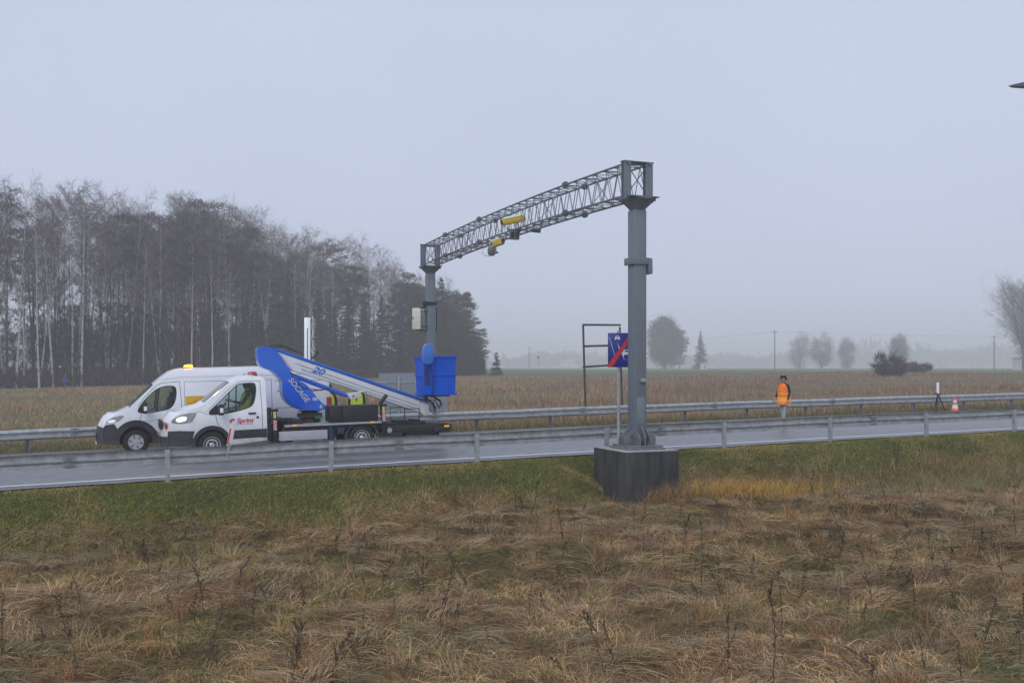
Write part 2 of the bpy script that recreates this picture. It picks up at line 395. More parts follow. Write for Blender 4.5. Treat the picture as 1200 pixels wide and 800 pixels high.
# lattice beam
m_truss = mat('lattice_steel', (.145, .165, .185), .55, .1, col2=(.20, .22, .24), vscale=4)
def camber(y): t = max(0, min(1, y/YF)); return .13*4*t*(1-t)
TB, TT = ZT+.05, ZT+.83
def chord(x, z): return [(x, y, z+camber(y)) for y in np.linspace(-.14, YF+.14, 24)]
mb = MB()
for x in (-W2, W2):
    for z in (TB, TT): mb.tube(chord(x, z), .028, 6)
N = 29; ys = np.linspace(.1, YF-.1, N+1)
for i in range(N):
    a, b = ys[i], ys[i+1]; ca, cb, m_ = camber(a), camber(b), (a+b)/2
    for x in (-W2, W2):
        mb.tube([(x, a, TB+ca), (x, m_, TT+camber(m_))], .0125, 4); mb.tube([(x, m_, TT+camber(m_)), (x, b, TB+cb)], .0125, 4)
    for z in (TB, TT):
        mb.tube([(-W2, a, z+ca), (W2, m_, z+camber(m_))], .0115, 4); mb.tube([(W2, m_, z+camber(m_)), (-W2, b, z+cb)], .0115, 4)
    if i % 2 == 0: mb.tube([(-W2, a, TT+ca), (W2, a, TT+ca)], .0115, 4); mb.tube([(-W2, a, TB+ca), (W2, a, TB+ca)], .0115, 4)
    if i % 6 == 3: mb.tube([(-W2, a, TB+ca), (W2, a, TT+ca)], .0115, 4); mb.tube([(W2, a, TB+ca), (-W2, a, TT+ca)], .0115, 4)
for z in (TB+.10,): mb.bb((-.05, 1, z+.02), (-.01, YF-1, z+.05))
truss = mb.build('lattice_beam', m_truss, gantry)
for yj in (3.5, 10.5, 14.3):      # flange joints between the beam's sections
    mb = MB()
    for x in (-W2, W2):
        for z in (TB, TT):
            mb.lathe([(.028, -.035), (.095, -.035), (.095, .035), (.028, .035)], (x, yj, z+camber(yj)), 'y', 14)
            for k in range(6): mb.lathe([(0, -.06), (.016, -.06), (.016, .06), (0, .06)], (x+.07*math.cos(k*PI/3), yj, z+camber(yj)+.07*math.sin(k*PI/3)), 'y', 5)
    mb.build('flange_joint', m_truss, gantry)
for y in (0, YF):
    mb = MB()
    for x in (-W2, W2):
        mb.bb((x-.10, y-.07, ZT+.001), (x+.10, y-.05, TT+.03)); mb.bb((x-.10, y+.05, ZT+.001), (x+.10, y+.07, TT+.03)); mb.bb((x-.012, y-.05, ZT+.001), (x+.012, y+.05, TT+.03))
        mb.bb((x-.09, y-.049, ZT+.02), (x-.013, y-.03, ZT+.16)); mb.bb((x+.013, y-.049, ZT+.02), (x+.09, y-.03, ZT+.16))
    mb.bb((-.42, y-.09, TT+.031), (.42, y+.09, TT+.055)); mb.bb((-.41, y-.012, TT-.04), (.41, y+.012, TT+.03))
    mb.tube([(-W2, y, TB), (W2, y, TT)], .014, 4); mb.tube([(W2, y, TB), (-W2, y, TT)], .014, 4)
    mb.build('end_frame', m_post, gantry)
def GP(x, y, z): return G0+Matrix.Rotation(TH, 3, 'Z') @ Vector((x, y, z))
# devices on the beam: each bolted-on device is a thing of its own
m_yel = mat('yellow_camera_paint', (.58, .42, .03), .45, var=.08, vscale=6)
m_wht2 = mat('cream_shield', (.72, .70, .62), .45)
m_glass_dark = mat('dark_lens', (.01, .012, .015), .08)
m_dgrey = mat('device_grey', (.13, .145, .16), .5, var=.15, vscale=12)
def traffic_camera(label, loc, rz, L, tilt, group):
    t = thing('traffic_camera', label, 'camera', loc, (0, tilt, rz), group)
    mb = MB()
    r = .105
    sec = [(-r*.8, -r), (r*.8, -r), (r, -r*.4), (r, r*.5), (r*.6, r), (-r*.6, r), (-r, r*.5), (-r, -r*.4)]
    vs = [(x, a, b) for x in (-L/2, L/2) for a, b in sec]
    mb.add(vs, [tuple(range(8)), tuple(range(15, 7, -1))]+[(i, i+8, (i+1) % 8+8, (i+1) % 8) for i in range(8)])
    mb.build('housing', m_yel, t, bevel=.01)
    mb = MB(); vs = [(x, a*1.12, b*1.12+.012) for x in (-L/2+.05, L/2+.05) for a, b in sec[3:7]]
    mb.add(vs, [(0, 1, 5, 4), (1, 2, 6, 5), (2, 3, 7, 6), (0, 1, 2, 3), (4, 5, 6, 7)]); mb.build('sun_shield', m_wht2, t)
    mb = MB(); mb.lathe([(0, 0), (.075, 0), (.085, .03), (.085, .05)], (-L/2-.045, 0, 0), 'x', 14); mb.lathe([(0, 0), (.06, 0), (.06, .03)], (L/2-.001, 0, -.02), 'x', 12); mb.build('lens', m_glass_dark, t)
    mb = MB(); mb.tube([(.12, 0, -r), (.12, .06, -.30)], .022, 6); mb.bb((.06, .0, -.34), (.2, .16, -.30)); mb.tube([(L/2, 0, -.04), (L/2+.05, 0, -.12), (L/2-.05, 0, -.22), (.15, 0, -.30)], .009, 5); mb.build('bracket', m_dgrey, t)
    return t
traffic_camera('large yellow camera housing with pale top shield, on the side of the gantry beam', GP(-.42, 7.05, 7.0-gz0), .12, .70, -.22, None)
traffic_camera('smaller yellow camera hanging under the gantry beam', GP(-.25, 8.8, TB-.09), PI-.5, .34, .22, None)
t = thing('detector_box', 'dark grey box clamped under the gantry beam below the big yellow camera', 'detector', GP(-.30, 7.25, TB-.04), (0, .05, .1))
mb = MB(); mb.bb((-.15, -.12, -.14), (.15, .12, .13)); mb.build('housing', m_dgrey, t, bevel=.012)
mb = MB(); mb.bb((-.12, -.127, -.10), (-.02, -.121, .08)); mb.bb((.02, -.127, -.10), (.12, -.121, .08)); mb.build('lamp_window', m_glass_dark, t)
mb = MB(); mb.bb((-.22, -.02, .131), (.20, .02, .17)); mb.build('bracket', m_dgrey, t)
t = thing('dome_camera', 'grey ball shaped device hanging from a rod under the gantry beam', 'camera', GP(-.2, 9.55, TB-.28), (0, 0, 0))
mb = MB(); mb.lathe([(0, -.17), (.08, -.16), (.125, -.10), (.135, 0), (.125, .10), (.09, .15), (.0, .16)], (0, 0, 0), n=16); mb.build('housing', m_dgrey, t, smooth=True)
mb = MB(); mb.tube([(0, 0, .15), (0, 0, .52)], .02, 6); mb.tube([(0, 0, .2), (-.25, 0, .1), (-.33, 0, -.05), (-.2, 0, -.16), (-.05, 0, -.17)], .008, 5); mb.build('rod', m_dgrey, t)
t = thing('sensor_plate', 'flat grey sensor under the gantry beam towards the near post', 'sensor', GP(-.1, 6.0, TB-.05), (0, .1, 0))
mb = MB(); mb.bb((-.14, -.30, -.03), (.14, .30, .03)); mb.build('housing', m_dgrey, t, bevel=.008)
mb = MB(); mb.tube([(0, -.1, .03), (0, -.1, .1)], .015); mb.build('bracket', m_dgrey, t)
# cabinet and panel on the far post
m_pale = mat('pale_cabinet', (.42, .49, .56), .5, var=.06); m_cream = mat('cream_panel', (.62, .62, .52), .55, var=.1, vscale=6)
zc = 3.98-gz0
t = thing('control_cabinet', 'pale blue-grey cabinet strapped to the far gantry post', 'cabinet', GP(0, YF, zc), (0, 0, TH))
mb = MB(); mb.bb((-.42, .18, .0), (.30, .50, .86)); mb.build('housing', m_pale, t, bevel=.01)
mb = MB(); mb.bb((-.45, .165, -.02), (-.42, .51, .88)); mb.bb((.30, .165, -.02), (.33, .51, .88)); mb.bb((-.45, .16, .88), (.33, .51, .90)); mb.bb((-.45, .16, -.04), (.33, .51, -.02)); mb.build('door_frame', m_blacksteel, t)
t = thing('junction_bracket', 'dark clamp with cables round the far gantry post above the cabinet', 'clamp', GP(0, YF, zc+1.0), (0, 0, TH))
mb = MB(); mb.bb((-.21, -.21, 0), (.21, -.175, .12)); mb.bb((-.21, .175, 0), (.21, .21, .12)); mb.bb((-.21, -.174, 0), (-.175, .174, .12)); mb.bb((.175, -.174, 0), (.21, .174, .12)); mb.bb((-.36, -.22, -.10), (-.22, -.1, .14)); mb.build('clamp', m_blacksteel, t)
mb = MB(); mb.tube([(-.3, -.15, -.1), (-.3, -.18, -.3), (-.2, -.2, -.5)], .014, 5); mb.build('cable', m_black, t)
t = thing('equipment_box', 'cream coloured square box mounted left of the cabinet on the far gantry post', 'box', GP(-.58, YF-.05, zc), (0, 0, -.1))
mb = MB(); mb.bb((-.17, -.12, 0), (.17, .12, .86)); mb.build('housing', m_cream, t, bevel=.012)
mb = MB(); mb.bb((-.155, -.127, .4), (-.11, -.121, .5)); mb.build('latch', m_dgrey, t)
mb = MB(); mb.bb((.175, -.03, .1), (.45, .03, .14)); mb.bb((.175, -.03, .7), (.45, .03, .74)); mb.build('bracket', m_blacksteel, t)

# ------------------------------------------------------------------ blue road sign (end of speed control section) on a thin post
m_signblue = mat('sign_blue', (.008, .018, .22), .4, var=.12, vscale=5); m_signwhite = mat('sign_white', (.62, .68, .78), .45); m_signred = mat('sign_red', (.55, .015, .03), .45)
m_signgrey = mat('sign_grey_back', (.25, .26, .27), .55, .3, var=.15); m_signblue2 = mat('sign_mid_blue', (.03, .05, .32), .45)
sb = P(11.58, 21.72, 0)
t = thing('road_sign', 'blue rectangular road sign with car symbols crossed by a red diagonal bar', 'road sign', sb, (0, 0, .02))
mb = MB(); mb.tube([(0, 0, -.8), (0, 0, 3.12)], .038, 10); mb.build('pole', m_galv, t, smooth=True)
bw, bh, zb = .62, .86, 2.20
bx = .03
mb = MB(); mb.bb((bx-.30, -.052, zb), (bx-.30+bw, -.042, zb+bh)); bo = mb.build('sign_board', [m_signblue], t, bevel=.003)
mb = MB(); mb.bb((bx-.305, -.0415, zb-.004), (bx-.30+bw+.005, -.036, zb+bh+.004)); mb.build('back_plate', m_signgrey, t)
X0 = bx-.30
def sp(u, v): return (X0+u*bw, zb+v*bh)
def flat(mb, pts, y, mi=0): mb.add([(a, y, b) for a, b in pts], [tuple(range(len(pts)))], mi)
def bar2(mb, a, b, w, y, mi=0):
    a, b = Vector(sp(*a)), Vector(sp(*b)); d = (b-a).normalized(); n = Vector((-d.y, d.x))*w/2
    flat(mb, [a+n, b+n, b-n, a-n], y, mi)
mb = MB()
bar2(mb, (.05, .88), (.29, .30), .010, -.0545); bar2(mb, (.38, .72), (.66, .22), .010, -.0545)
bar2(mb, (.42, .62), (.47, .53), .016, -.0545)
def carsym(u, v, s):
    c = Vector(sp(u, v))
    pts = [(-.5, -.22), (-.5, .05), (-.4, .12), (-.3, .42), (.3, .42), (.4, .12), (.5, .05), (.5, -.22), (.42, -.42), (.28, -.42), (.26, -.24), (-.26, -.24), (-.28, -.42), (-.42, -.42)]
    flat(mb, [(c.x+a*s, c.y+b*s) for a, b in pts], -.0545)
    flat(mb, [(c.x+a*s, c.y+b*s) for a, b in ((-.22, .12), (-.17, .32), (.17, .32), (.22, .12))], -.0555, 1)
carsym(.38, .86, .13); carsym(.74, .42, .20)
bar2(mb, (.31, .74), (.52, .70), .05, -.0545, 2); bar2(mb, (.66, .24), (.9, .22), .06, -.0545, 2)
mb.build('pictogram', [m_signwhite, m_signblue, m_signblue2], bo)
mb = MB(); flat(mb, [sp(-.0, .0), sp(.16, .0), sp(1, .90), sp(1, 1), sp(.93, 1), sp(0, .08)], -.0570); mb.build('diagonal_bar', m_signred, bo)
mb = MB(); mb.bb((-.05, -.041, zb+.15), (.05, .045, zb+.19)); mb.bb((-.05, -.041, zb+.65), (.05, .045, zb+.69)); mb.build('clamp', m_galv, t)

# dark empty sign frame in the field behind
def wpt(px, py, y): return Vector(((px-600)*y/1136, y, CAM_H-(py-430)*y/1136))
fy = 47.0
fl, fr = wpt(684, 400, fy), wpt(727, 400, fy+3.0)
t = thing('empty_hoarding', 'empty rusty dark metal sign frame with three cross bars standing in the field', 'sign frame', (fl.x, fl.y, gz(fl.x, fl.y)))
m_rust = mat('dark_rusty_steel', (.035, .033, .035), .75, col2=(.075, .06, .055), vscale=6)
b = t.location; hr = fr-fl; hr.z = 0
top = CAM_H+50*fy/1136
for q in (Vector((0, 0, 0)), hr):
    mb = MB(); mb.tube([q+Vector((.12, 0, -.5)), q+Vector((-.03, 0, top-b.z))], .055, 6); mb.build('upright', m_rust, t)
mb = MB()
for zz in (top-b.z-.02, top-b.z-1.06, top-b.z-2.06): mb.tube([(-.03+.0, 0, zz), hr+Vector((0, 0, zz+.12))], .05, 4)
mb.build('crossbar', m_rust, t)
# big grey sign seen from behind
sy = 34.2
a_, b_ = wpt(444, 437, sy), wpt(524, 437, sy+1.0)
t = thing('road_sign', 'wide blank grey back of a road sign behind the lift basket', 'road sign', (a_.x, a_.y, gz(a_.x, a_.y)))
dv = b_-a_; dv.z = 0; L = dv.length; t.rotation_euler = (0, 0, math.atan2(dv.y, dv.x)); zb0 = t.location.z
m_sheet = mat('grey_sheet', (.27, .295, .33), .5, .2, var=.08, vscale=1.2)
mb = MB(); mb.bb((0, -.01, .72), (L, .01, a_.z-zb0)); mb.build('sheet', m_sheet, t)
mb = MB(); mb.tube([(L*.28, -.05, -.6), (L*.28, -.05, a_.z-zb0-.1)], .04, 8); mb.tube([(L*.72, -.05, -.6), (L*.72, -.05, a_.z-zb0-.1)], .04, 8); mb.build('posts', m_galv, t)
mb = MB(); mb.bb((0, -.03, 1.0), (L, -.011, 1.05)); mb.bb((0, -.03, a_.z-zb0-.35), (L, -.011, a_.z-zb0-.30)); mb.build('stiffener', m_galv, t)

# leaning marker post on the near guardrail
t = thing('marker_post', 'leaning white and red reflective marker post fixed on the near guardrail', 'marker', P(2.13, 22.06, .66), (0, .18, TH))
m_pinkw = mat('marker_white', (.68, .66, .66), .45, var=.08, vscale=9); m_red = mat('marker_red', (.60, .03, .03), .45)
mb = MB(); mb.bb((-.055, -.012, 0), (.055, .012, .50)); mb.prism([(-.055, .501), (.055, .501), (.03, .53), (-.03, .53)], -.012, .012); mb.build('blade', m_pinkw, t, bevel=.003)
mb = MB(); mb.bb((-.052, -.0155, .04), (-.022, -.0125, .40)); mb.build('red_stripe', m_red, t)
mb = MB(); mb.bb((-.03, -.03, -.32), (.03, -.013, .08)); mb.build('bracket', m_galv, t)
# white tube beacon on a folding stand by the far guardrail
t = thing('marker_pole', 'white tube marker on a black folding stand behind the far guardrail', 'marker', P(31.76, 31.2, 0), (0, 0, TH))
mb = MB(); mb.lathe([(0, 0), (.055, 0), (.055, .44), (.03, .47), (0, .47)], (0, 0, .78), n=12); mb.build('tube', m_white, t, smooth=True)
mb = MB(); mb.tube([(0, 0, .82), (-.12, -.05, 0)], .022, 6); mb.tube([(0, 0, .78), (.38, -.06, 0)], .022, 6); mb.tube([(0, 0, .8), (.05, .25, 0)], .022, 6); mb.bb((-.14, -.05, .76), (.14, .05, .80)); mb.build('stand', m_blacksteel, t)
# traffic cone
t = thing('traffic_cone', 'small orange and white traffic cone on the far side of the road', 'cone', P(31.35, 29.9, .012), (0, 0, TH))
m_or = mat('cone_orange', (.75, .10, .03), .5, var=.08); 
mb = MB(); mb.bb((-.2, -.2, 0), (.2, .2, .035)); mb.build('cone_base', m_or, t, bevel=.012)
mb = MB()
pr = [(.15, .035), (.135, .10)]; mb.lathe([(.16, .035), (.125, .20)], (0, 0, 0), mi=0); mb.lathe([(.125, .20), (.095, .36)], (0, 0, 0), mi=1); mb.lathe([(.095, .36), (.075, .45)], (0, 0, 0), mi=0); mb.lathe([(.075, .45), (.058, .54)], (0, 0, 0), mi=1); mb.lathe([(.058, .54), (.03, .70), (.018, .71)], (0, 0, 0), mi=0)
mb.build('cone_body', [m_or, m_pinkw], t, smooth=True)
# street lamp whose arm end reaches into the picture
ly = 33.0
lt = wpt(1181, 101, ly)
t = thing('street_lamp', 'dark street lamp head reaching in at the upper edge of the sky', 'street lamp', (lt.x+3.0, ly, gz(lt.x+3.0, ly)))
b = t.location; hz = lt.z-b.z
mb = MB(); mb.tube([(0, 0, -.5), (0, 0, hz-1), (0, 0, hz+.1), (-.3, 0, hz+.35), (-1.0, 0, hz+.36), (-2.0, 0, hz+.24)], [.11, .07, .06, .05, .04, .035], 10); mb.build('pole', m_galv_dark, t, smooth=True)
mb = MB(); mb.add([(-3.0, 0, hz), (-2.8, -.10, hz-.03), (-2.8, .10, hz-.03), (-2.8, 0, hz+.06), (-2.3, -.15, hz-.05), (-2.3, .15, hz-.05), (-2.3, 0, hz+.17), (-1.9, -.08, hz+.1), (-1.9, .08, hz+.1), (-1.9, 0, hz+.26)],
    [(0, 1, 3), (0, 3, 2), (0, 2, 1), (1, 4, 6, 3), (3, 6, 5, 2), (1, 2, 5, 4), (4, 7, 9, 6), (6, 9, 8, 5), (4, 5, 8, 7), (7, 8, 9)]); mb.build('lamp_head', mat('lamp_dark', (.05, .06, .075), .5), t, smooth=True)
# ------------------------------------------------------------------ vehicles
def inside(pt, poly):
    x, y = pt; c = False; n = len(poly)
    for i in range(n):
        x1, y1 = poly[i]; x2, y2 = poly[(i+1) % n]
        if (y1 > y) != (y2 > y) and x < (x2-x1)*(y-y1)/(y2-y1)+x1: c = not c
    return c
def dens(poly, step, closed=True):
    out = []; n = len(poly)
    for i in range(n if closed else n-1):
        a, b = Vector(poly[i]), Vector(poly[(i+1) % n]); k = max(1, int((b-a).length/step))
        out += [tuple(a.lerp(b, j/k)) for j in range(k)]
    if not closed: out.append(tuple(poly[-1]))
    return out
def smooth_poly(poly, it=2, closed=True):
    for _ in range(it):
        out = []; n = len(poly)
        for i in range(n if closed else n-1):
            a, b = Vector(poly[i]), Vector(poly[(i+1) % n]); out += [tuple(a.lerp(b, .25)), tuple(a.lerp(b, .75))]
        if not closed: out = [poly[0]]+out+[poly[-1]]
        poly = out
    return poly
def sheet(mb, outline, holes, wf, off=0, step=.12, mirror=None, mi=0):
    """side panel: outline in (x, z) filled with a fine mesh; y = wf(x, z) - off. mirror: width, adds the far side too"""
    vs = [Vector(p) for p in outline]; es = [(i, (i+1) % len(outline)) for i in range(len(outline))]
    for h in holes:
        o = len(vs); vs += [Vector(p) for p in h]; es += [(o+i, o+(i+1) % len(h)) for i in range(len(h))]
    xs = [p[0] for p in outline]; zs = [p[1] for p in outline]
    x = min(xs)+step/2
    while x < max(xs):
        z = min(zs)+step/2
        while z < max(zs):
            if inside((x, z), outline) and not any(inside((x, z), h) for h in holes): vs.append(Vector((x, z)))
            z += step
        x += step
    V, E, F, *_ = delaunay_2d_cdt(vs, es, [], 0, 1e-5)
    fs = []
    for f in F:
        c = (sum(V[i][0] for i in f)/len(f), sum(V[i][1] for i in f)/len(f))
        if inside(c, outline) and not any(inside(c, h) for h in holes): fs.append(tuple(f))
    mb.add([(v[0], wf(v[0], v[1])-off, v[1]) for v in V], fs, mi)
    if mirror is not None: mb.add([(v[0], mirror-wf(v[0], v[1])+off, v[1]) for v in V], fs, mi)
def bridge(mb, pts, wf, W, bulge, t0=0, t1=1, off=0, K=12, mi=0):
    """surface across the vehicle along the outline pts, bulging outwards"""
    n = len(pts); vs = []
    for i, p in enumerate(pts):
        a, b = Vector(pts[max(i-1, 0)]), Vector(pts[min(i+1, n-1)]); d = (b-a).normalized(); nn = Vector((-d.y, d.x))
        w = wf(*p)
        for k in range(K+1):
            t = t0+(t1-t0)*k/K; g = bulge(*p)*(1-abs(2*t-1)**2.6)+off
            vs.append((p[0]+nn.x*g, w+(W-2*w)*t, p[1]+nn.y*g))
    M = K+1
    mb.add(vs, [(i*M+k, (i+1)*M+k, (i+1)*M+k+1, i*M+k+1) for i in range(n-1) for k in range(K)], mi)
def arch(cx, r, z0, n=12, cz=None):
    cz = cz if cz is not None else .36
    a0 = math.asin(max(-1, min(1, (z0-cz)/r)))
    return [(cx+r*math.cos(a0+(PI-2*a0)*i/n), cz+r*math.sin(a0+(PI-2*a0)*i/n)) for i in range(n+1)]
m_tyre = mat('tyre_rubber', (.018, .018, .019), .85, var=.2, vscale=10, bump=.2, bscale=60)
m_rim = mat('silver_rim', (.52, .53, .55), .35, .6); m_rimdark = mat('dark_rim_steel', (.05, .052, .056), .6, .3)  # silver for ring and spokes, dark grey steel for the dish behind
m_seam = mat('panel_gap', (.05, .052, .055), .7); m_glassv = glass_mat('green_tinted_glass', (.68, .80, .77)); m_ws = glass_mat('windscreen_glass', (.6, .68, .7))
m_int = mat('cab_interior', (.035, .036, .04), .8, var=.2); m_ambl = mat('amber_lamp', (.85, .30, .02), .3, emit=((1, .34, .02), 5))
m_headl = mat('headlamp_on', (.9, .85, .75), .2, emit=((1, .86, .62), 3.2)); m_headg = mat('headlamp_glass', (.28, .30, .33), .12, coat=.6, var=.3, vscale=14)
m_redl = mat('red_lens', (.45, .02, .02), .25, coat=.5); m_grime = mat('dark_bumper', (.020, .022, .028), .5, var=.25, vscale=4)
m_orange_m = mat('amber_marker', (.85, .38, .02), .35, emit=((1, .5, .05), .35))
def wheel(parent, x, y, r, kind, flip=1):
    """y: outer face; flip=1 faces -y"""
    mb = MB(); w = .21*flip; R = r
    mb.lathe([(R*.60, .02*flip), (R*.66, -.005*flip), (R*.93, .005*flip), (R, .035*flip), (R, w-.03*flip), (R*.93, w), (R*.6, w)], (x, y, R), 'y', 32)
    ty = mb.build('tyre', m_tyre, None, smooth=True)
    mb = MB()
    mb.lathe([(R*.615, .0*flip), (R*.60, .03*flip), (R*.52, .05*flip), (R*.50, .09*flip), (0, .09*flip)], (x, y, R), 'y', 32, mi=1)
    if kind == 'cover':
        mb.lathe([(R*.62, .005*flip), (R*.58, -.012*flip), (R*.53, -.008*flip), (R*.52, .02*flip)], (x, y, R), 'y', 32)
        mb.lathe([(R*.20, .03*flip), (R*.18, -.012*flip), (0, -.018*flip)], (x, y, R), 'y', 20)
        for k in range(6):
            a = k*PI/3+.3; c, s_ = math.cos(a), math.sin(a)
            pts = []
            for rr, hw in ((R*.15, .040), (R*.34, .052), (R*.54, .080)):
                pts.append((rr, hw))
            vs = [(x+rr*c-sg*hw*s_, y-.010*flip, R+rr*s_+sg*hw*c) for rr, hw in pts for sg in (-1, 1)]+[(x+rr*c-sg*hw*s_, y+.03*flip, R+rr*s_+sg*hw*c) for rr, hw in pts for sg in (-1, 1)]
            mb.add(vs, [(0, 1, 3, 2), (2, 3, 5, 4), (0, 2, 8, 6), (2, 4, 10, 8), (1, 7, 9, 3), (3, 9, 11, 5)])
    else:
        mb.lathe([(R*.62, .005*flip), (R*.60, -.010*flip), (R*.56, -.006*flip), (R*.54, .02*flip)], (x, y, R), 'y', 32)
        mb.lathe([(R*.47, .06*flip), (R*.44, .035*flip), (R*.34, .03*flip), (R*.32, .055*flip)], (x, y, R), 'y', 28)
        mb.lathe([(R*.19, .085*flip), (R*.18, .0*flip), (R*.12, -.015*flip), (0, -.015*flip)], (x, y, R), 'y', 18)
        for k in range(5): mb.lathe([(.0, -.0), (.018, -.0), (.018, .05)], (x+R*.26*math.cos(k*1.2566), y+.045*flip, R+R*.26*math.sin(k*1.2566)), 'y', 6)
    rim = mb.build('rim', [m_rim, m_rimdark], None, smooth=True)
    wt_ = bpy.data.objects.new('wheel', None); COL.objects.link(wt_); wt_.parent = parent
    ty.parent = wt_; rim.parent = wt_
    return wt_
def seam(mb, pts, wf, r=.006):
    q = dens(pts, .12, False); mb.tube([(a, wf(a, b)-.001, b) for a, b in q], r, 4)
def ring_trim(mb, cx, cz, r0, r1, a0, a1, wf, off):
    n = 18; vs = []
    for i in range(n+1):
        a = a0+(a1-a0)*i/n
        for rr, o in ((r0, -.05), (r0, off), (r1, off), (r1, -.01)):
            x, z = cx+rr*math.cos(a), cz+rr*math.sin(a); vs.append((x, wf(x, z)-o, z))
    mb.add(vs, [(i*4+k, (i+1)*4+k, (i+1)*4+k+1, i*4+k+1) for i in range(n) for k in range(3)])

m_vanw = m_white.copy(); m_vanw.name = 'road_dirty_white'
def add_dirt(m, top, k=.55):
    n, l = m.node_tree.nodes, m.node_tree.links; b = n['Principled BSDF']; inp = b.inputs['Base Color']
    tc = n.new('ShaderNodeTexCoord'); sx = n.new('ShaderNodeSeparateXYZ'); l.new(tc.outputs['Object'], sx.inputs[0])
    r = n.new('ShaderNodeMapRange'); r.inputs['From Min'].default_value = top; r.inputs['From Max'].default_value = .35; l.new(sx.outputs['Z'], r.inputs[0])
    no = n.new('ShaderNodeTexNoise'); no.inputs['Scale'].default_value = 4; no.inputs['Detail'].default_value = 7; l.new(tc.outputs['Object'], no.inputs[0])
    mu = n.new('ShaderNodeMath'); mu.operation = 'MULTIPLY'; l.new(r.outputs[0], mu.inputs[0]); l.new(no.outputs['Fac'], mu.inputs[1])
    m2 = n.new('ShaderNodeMath'); m2.operation = 'MULTIPLY'; m2.use_clamp = True; m2.inputs[1].default_value = k*2; l.new(mu.outputs[0], m2.inputs[0])
    mi = n.new('ShaderNodeMix'); mi.data_type = 'RGBA'; mi.inputs[7].default_value = (.26, .245, .225, 1); l.new(m2.outputs[0], mi.inputs[0])
    if inp.links: l.new(inp.links[0].from_socket, mi.inputs[6])
    else: mi.inputs[6].default_value = inp.default_value
    l.new(mi.outputs[2], inp)
add_dirt(m_vanw, 1.15); add_dirt(m_grime, .8, .14); add_dirt(m_black, .6, .15)
# ---- white panel van (the farther of the two)
WD = 2.04
van = thing('panel_van', 'white high roof panel van with lit amber beacon, parked beside the far guardrail', 'van', P(-.58, 28.9, .012), road_rot(1.5))
def wfd(x, z):
    w = .02+.055*max(0, z-1.15)+.9*max(0, z-2.14)**2
    if x < .75: w += .24*((.75-x)/.75)**2.2
    if x > 6.15: w += .05*((x-6.15)/.2)**2
    if z < .5: w += .03
    return w
top = [(0.02, .30), (0, .54), (.05, .78), (.16, .97), (.37, 1.12), (.62, 1.235), (.74, 1.29), (.85, 1.40), (1.38, 1.91), (1.62, 2.11), (1.82, 2.25), (2.02, 2.315), (2.48, 2.352), (4.62, 2.365), (6.16, 2.35), (6.24, 2.30), (6.30, 2.07), (6.34, 1.3), (6.35, .42)]
topd = dens(top, .12, False)
rear_arch = arch(4.93, .44, .36); fr_arch = arch(.89, .50, .36)
bot = [(6.35, .36)]+[(rear_arch[0][0], .36)]+rear_arch+[(fr_arch[0][0], .33)]+fr_arch+[(.20, .30)]
outl = topd+dens(bot, .15, False)
win = smooth_poly([(0.93, 1.16), (1.02, 1.36), (1.25, 1.64), (1.55, 1.87), (1.93, 1.89), (1.99, 1.75), (1.96, 1.47), (1.84, 1.25), (1.62, 1.19), (1.22, 1.14)], 2)
mb = MB(); sheet(mb, outl, [win], wfd, mirror=WD)
bl = lambda x, z: .16 if x < .3 else (.05 if x < 2.2 else .028)
iw0 = min(range(len(topd)), key=lambda i: (topd[i][0]-.76)**2+(topd[i][1]-1.31)**2); iw1 = min(range(len(topd)), key=lambda i: (topd[i][0]-1.40)**2+(topd[i][1]-1.93)**2)
bridge(mb, topd[:iw0+1], wfd, WD, bl); bridge(mb, topd[iw1:], wfd, WD, bl)
bridge(mb, topd[iw0:iw1+1], wfd, WD, bl, 0, .05, K=2); bridge(mb, topd[iw0:iw1+1], wfd, WD, bl, .95, 1, K=2)
body = mb.build('body', m_vanw, van, smooth=True, angle=42)
mb = MB(); bridge(mb, topd[iw0:iw1+1], wfd, WD, bl, .05, .95, off=-.004); mb.build('windscreen', m_ws, van, smooth=True)
mb = MB(); sheet(mb, win, [], wfd, off=-.012); mb.build('side_window', m_glassv, van, smooth=True)
mb = MB(); sheet(mb, win, [], lambda x, z: WD-wfd(x, z), off=.012); mb.build('side_window', m_glassv, van, smooth=True)
mb = MB()
tri = [(.93, 1.165), (1.02, 1.35), (1.16, 1.53), (1.20, 1.148)]; sheet(mb, tri, [], wfd, off=-.004, mirror=WD)
wr_ = [Vector(p) for p in win]; c_ = sum(wr_, Vector((0, 0)))/len(wr_)
for a_ in (0,):
    rim_o = [tuple(c_+(p-c_)*1.02) for p in wr_]; rim_i = [tuple(c_+(p-c_)*.955) for p in wr_]; sheet(mb, rim_o, [rim_i], wfd, off=.002, mirror=WD)
sheet(mb, [(1.42, 1.17), (1.50, 1.83), (1.55, 1.84), (1.47, 1.17)], [], wfd, off=-.004, mirror=WD)
mb.build('window_frame', m_black, van)
mb = MB()
clad = [(.03, .30), (.012, .56), (.05, .74), (.10, .84), (.33, .88), (.43, .72), (.40, .66), (.385, .50), (.385, .30)]
sheet(mb, dens(clad, .1), [], wfd, off=.012, mirror=WD, step=.08)
fr = [p for p in topd if p[1] < .84 and p[0] < .5]; bridge(mb, fr, wfd, WD, bl, -.012, 1.012, off=.012)
mb.build('bumper', m_grime, van, smooth=True, angle=50)
mb = MB(); mb.bb((-.158, .55, .42), (-.10, 1.5, .60)); mb.bb((-.165, .75, .28), (-.14, 1.27, .38), 1); mb.build('grille', [m_black, m_white], van)
mb = MB(); ring_trim(mb, .89, .36, .43, .60, -.15, PI+.15, wfd, .02); mb.build('wheel_arch_trim', m_grime, van, smooth=True, angle=50)
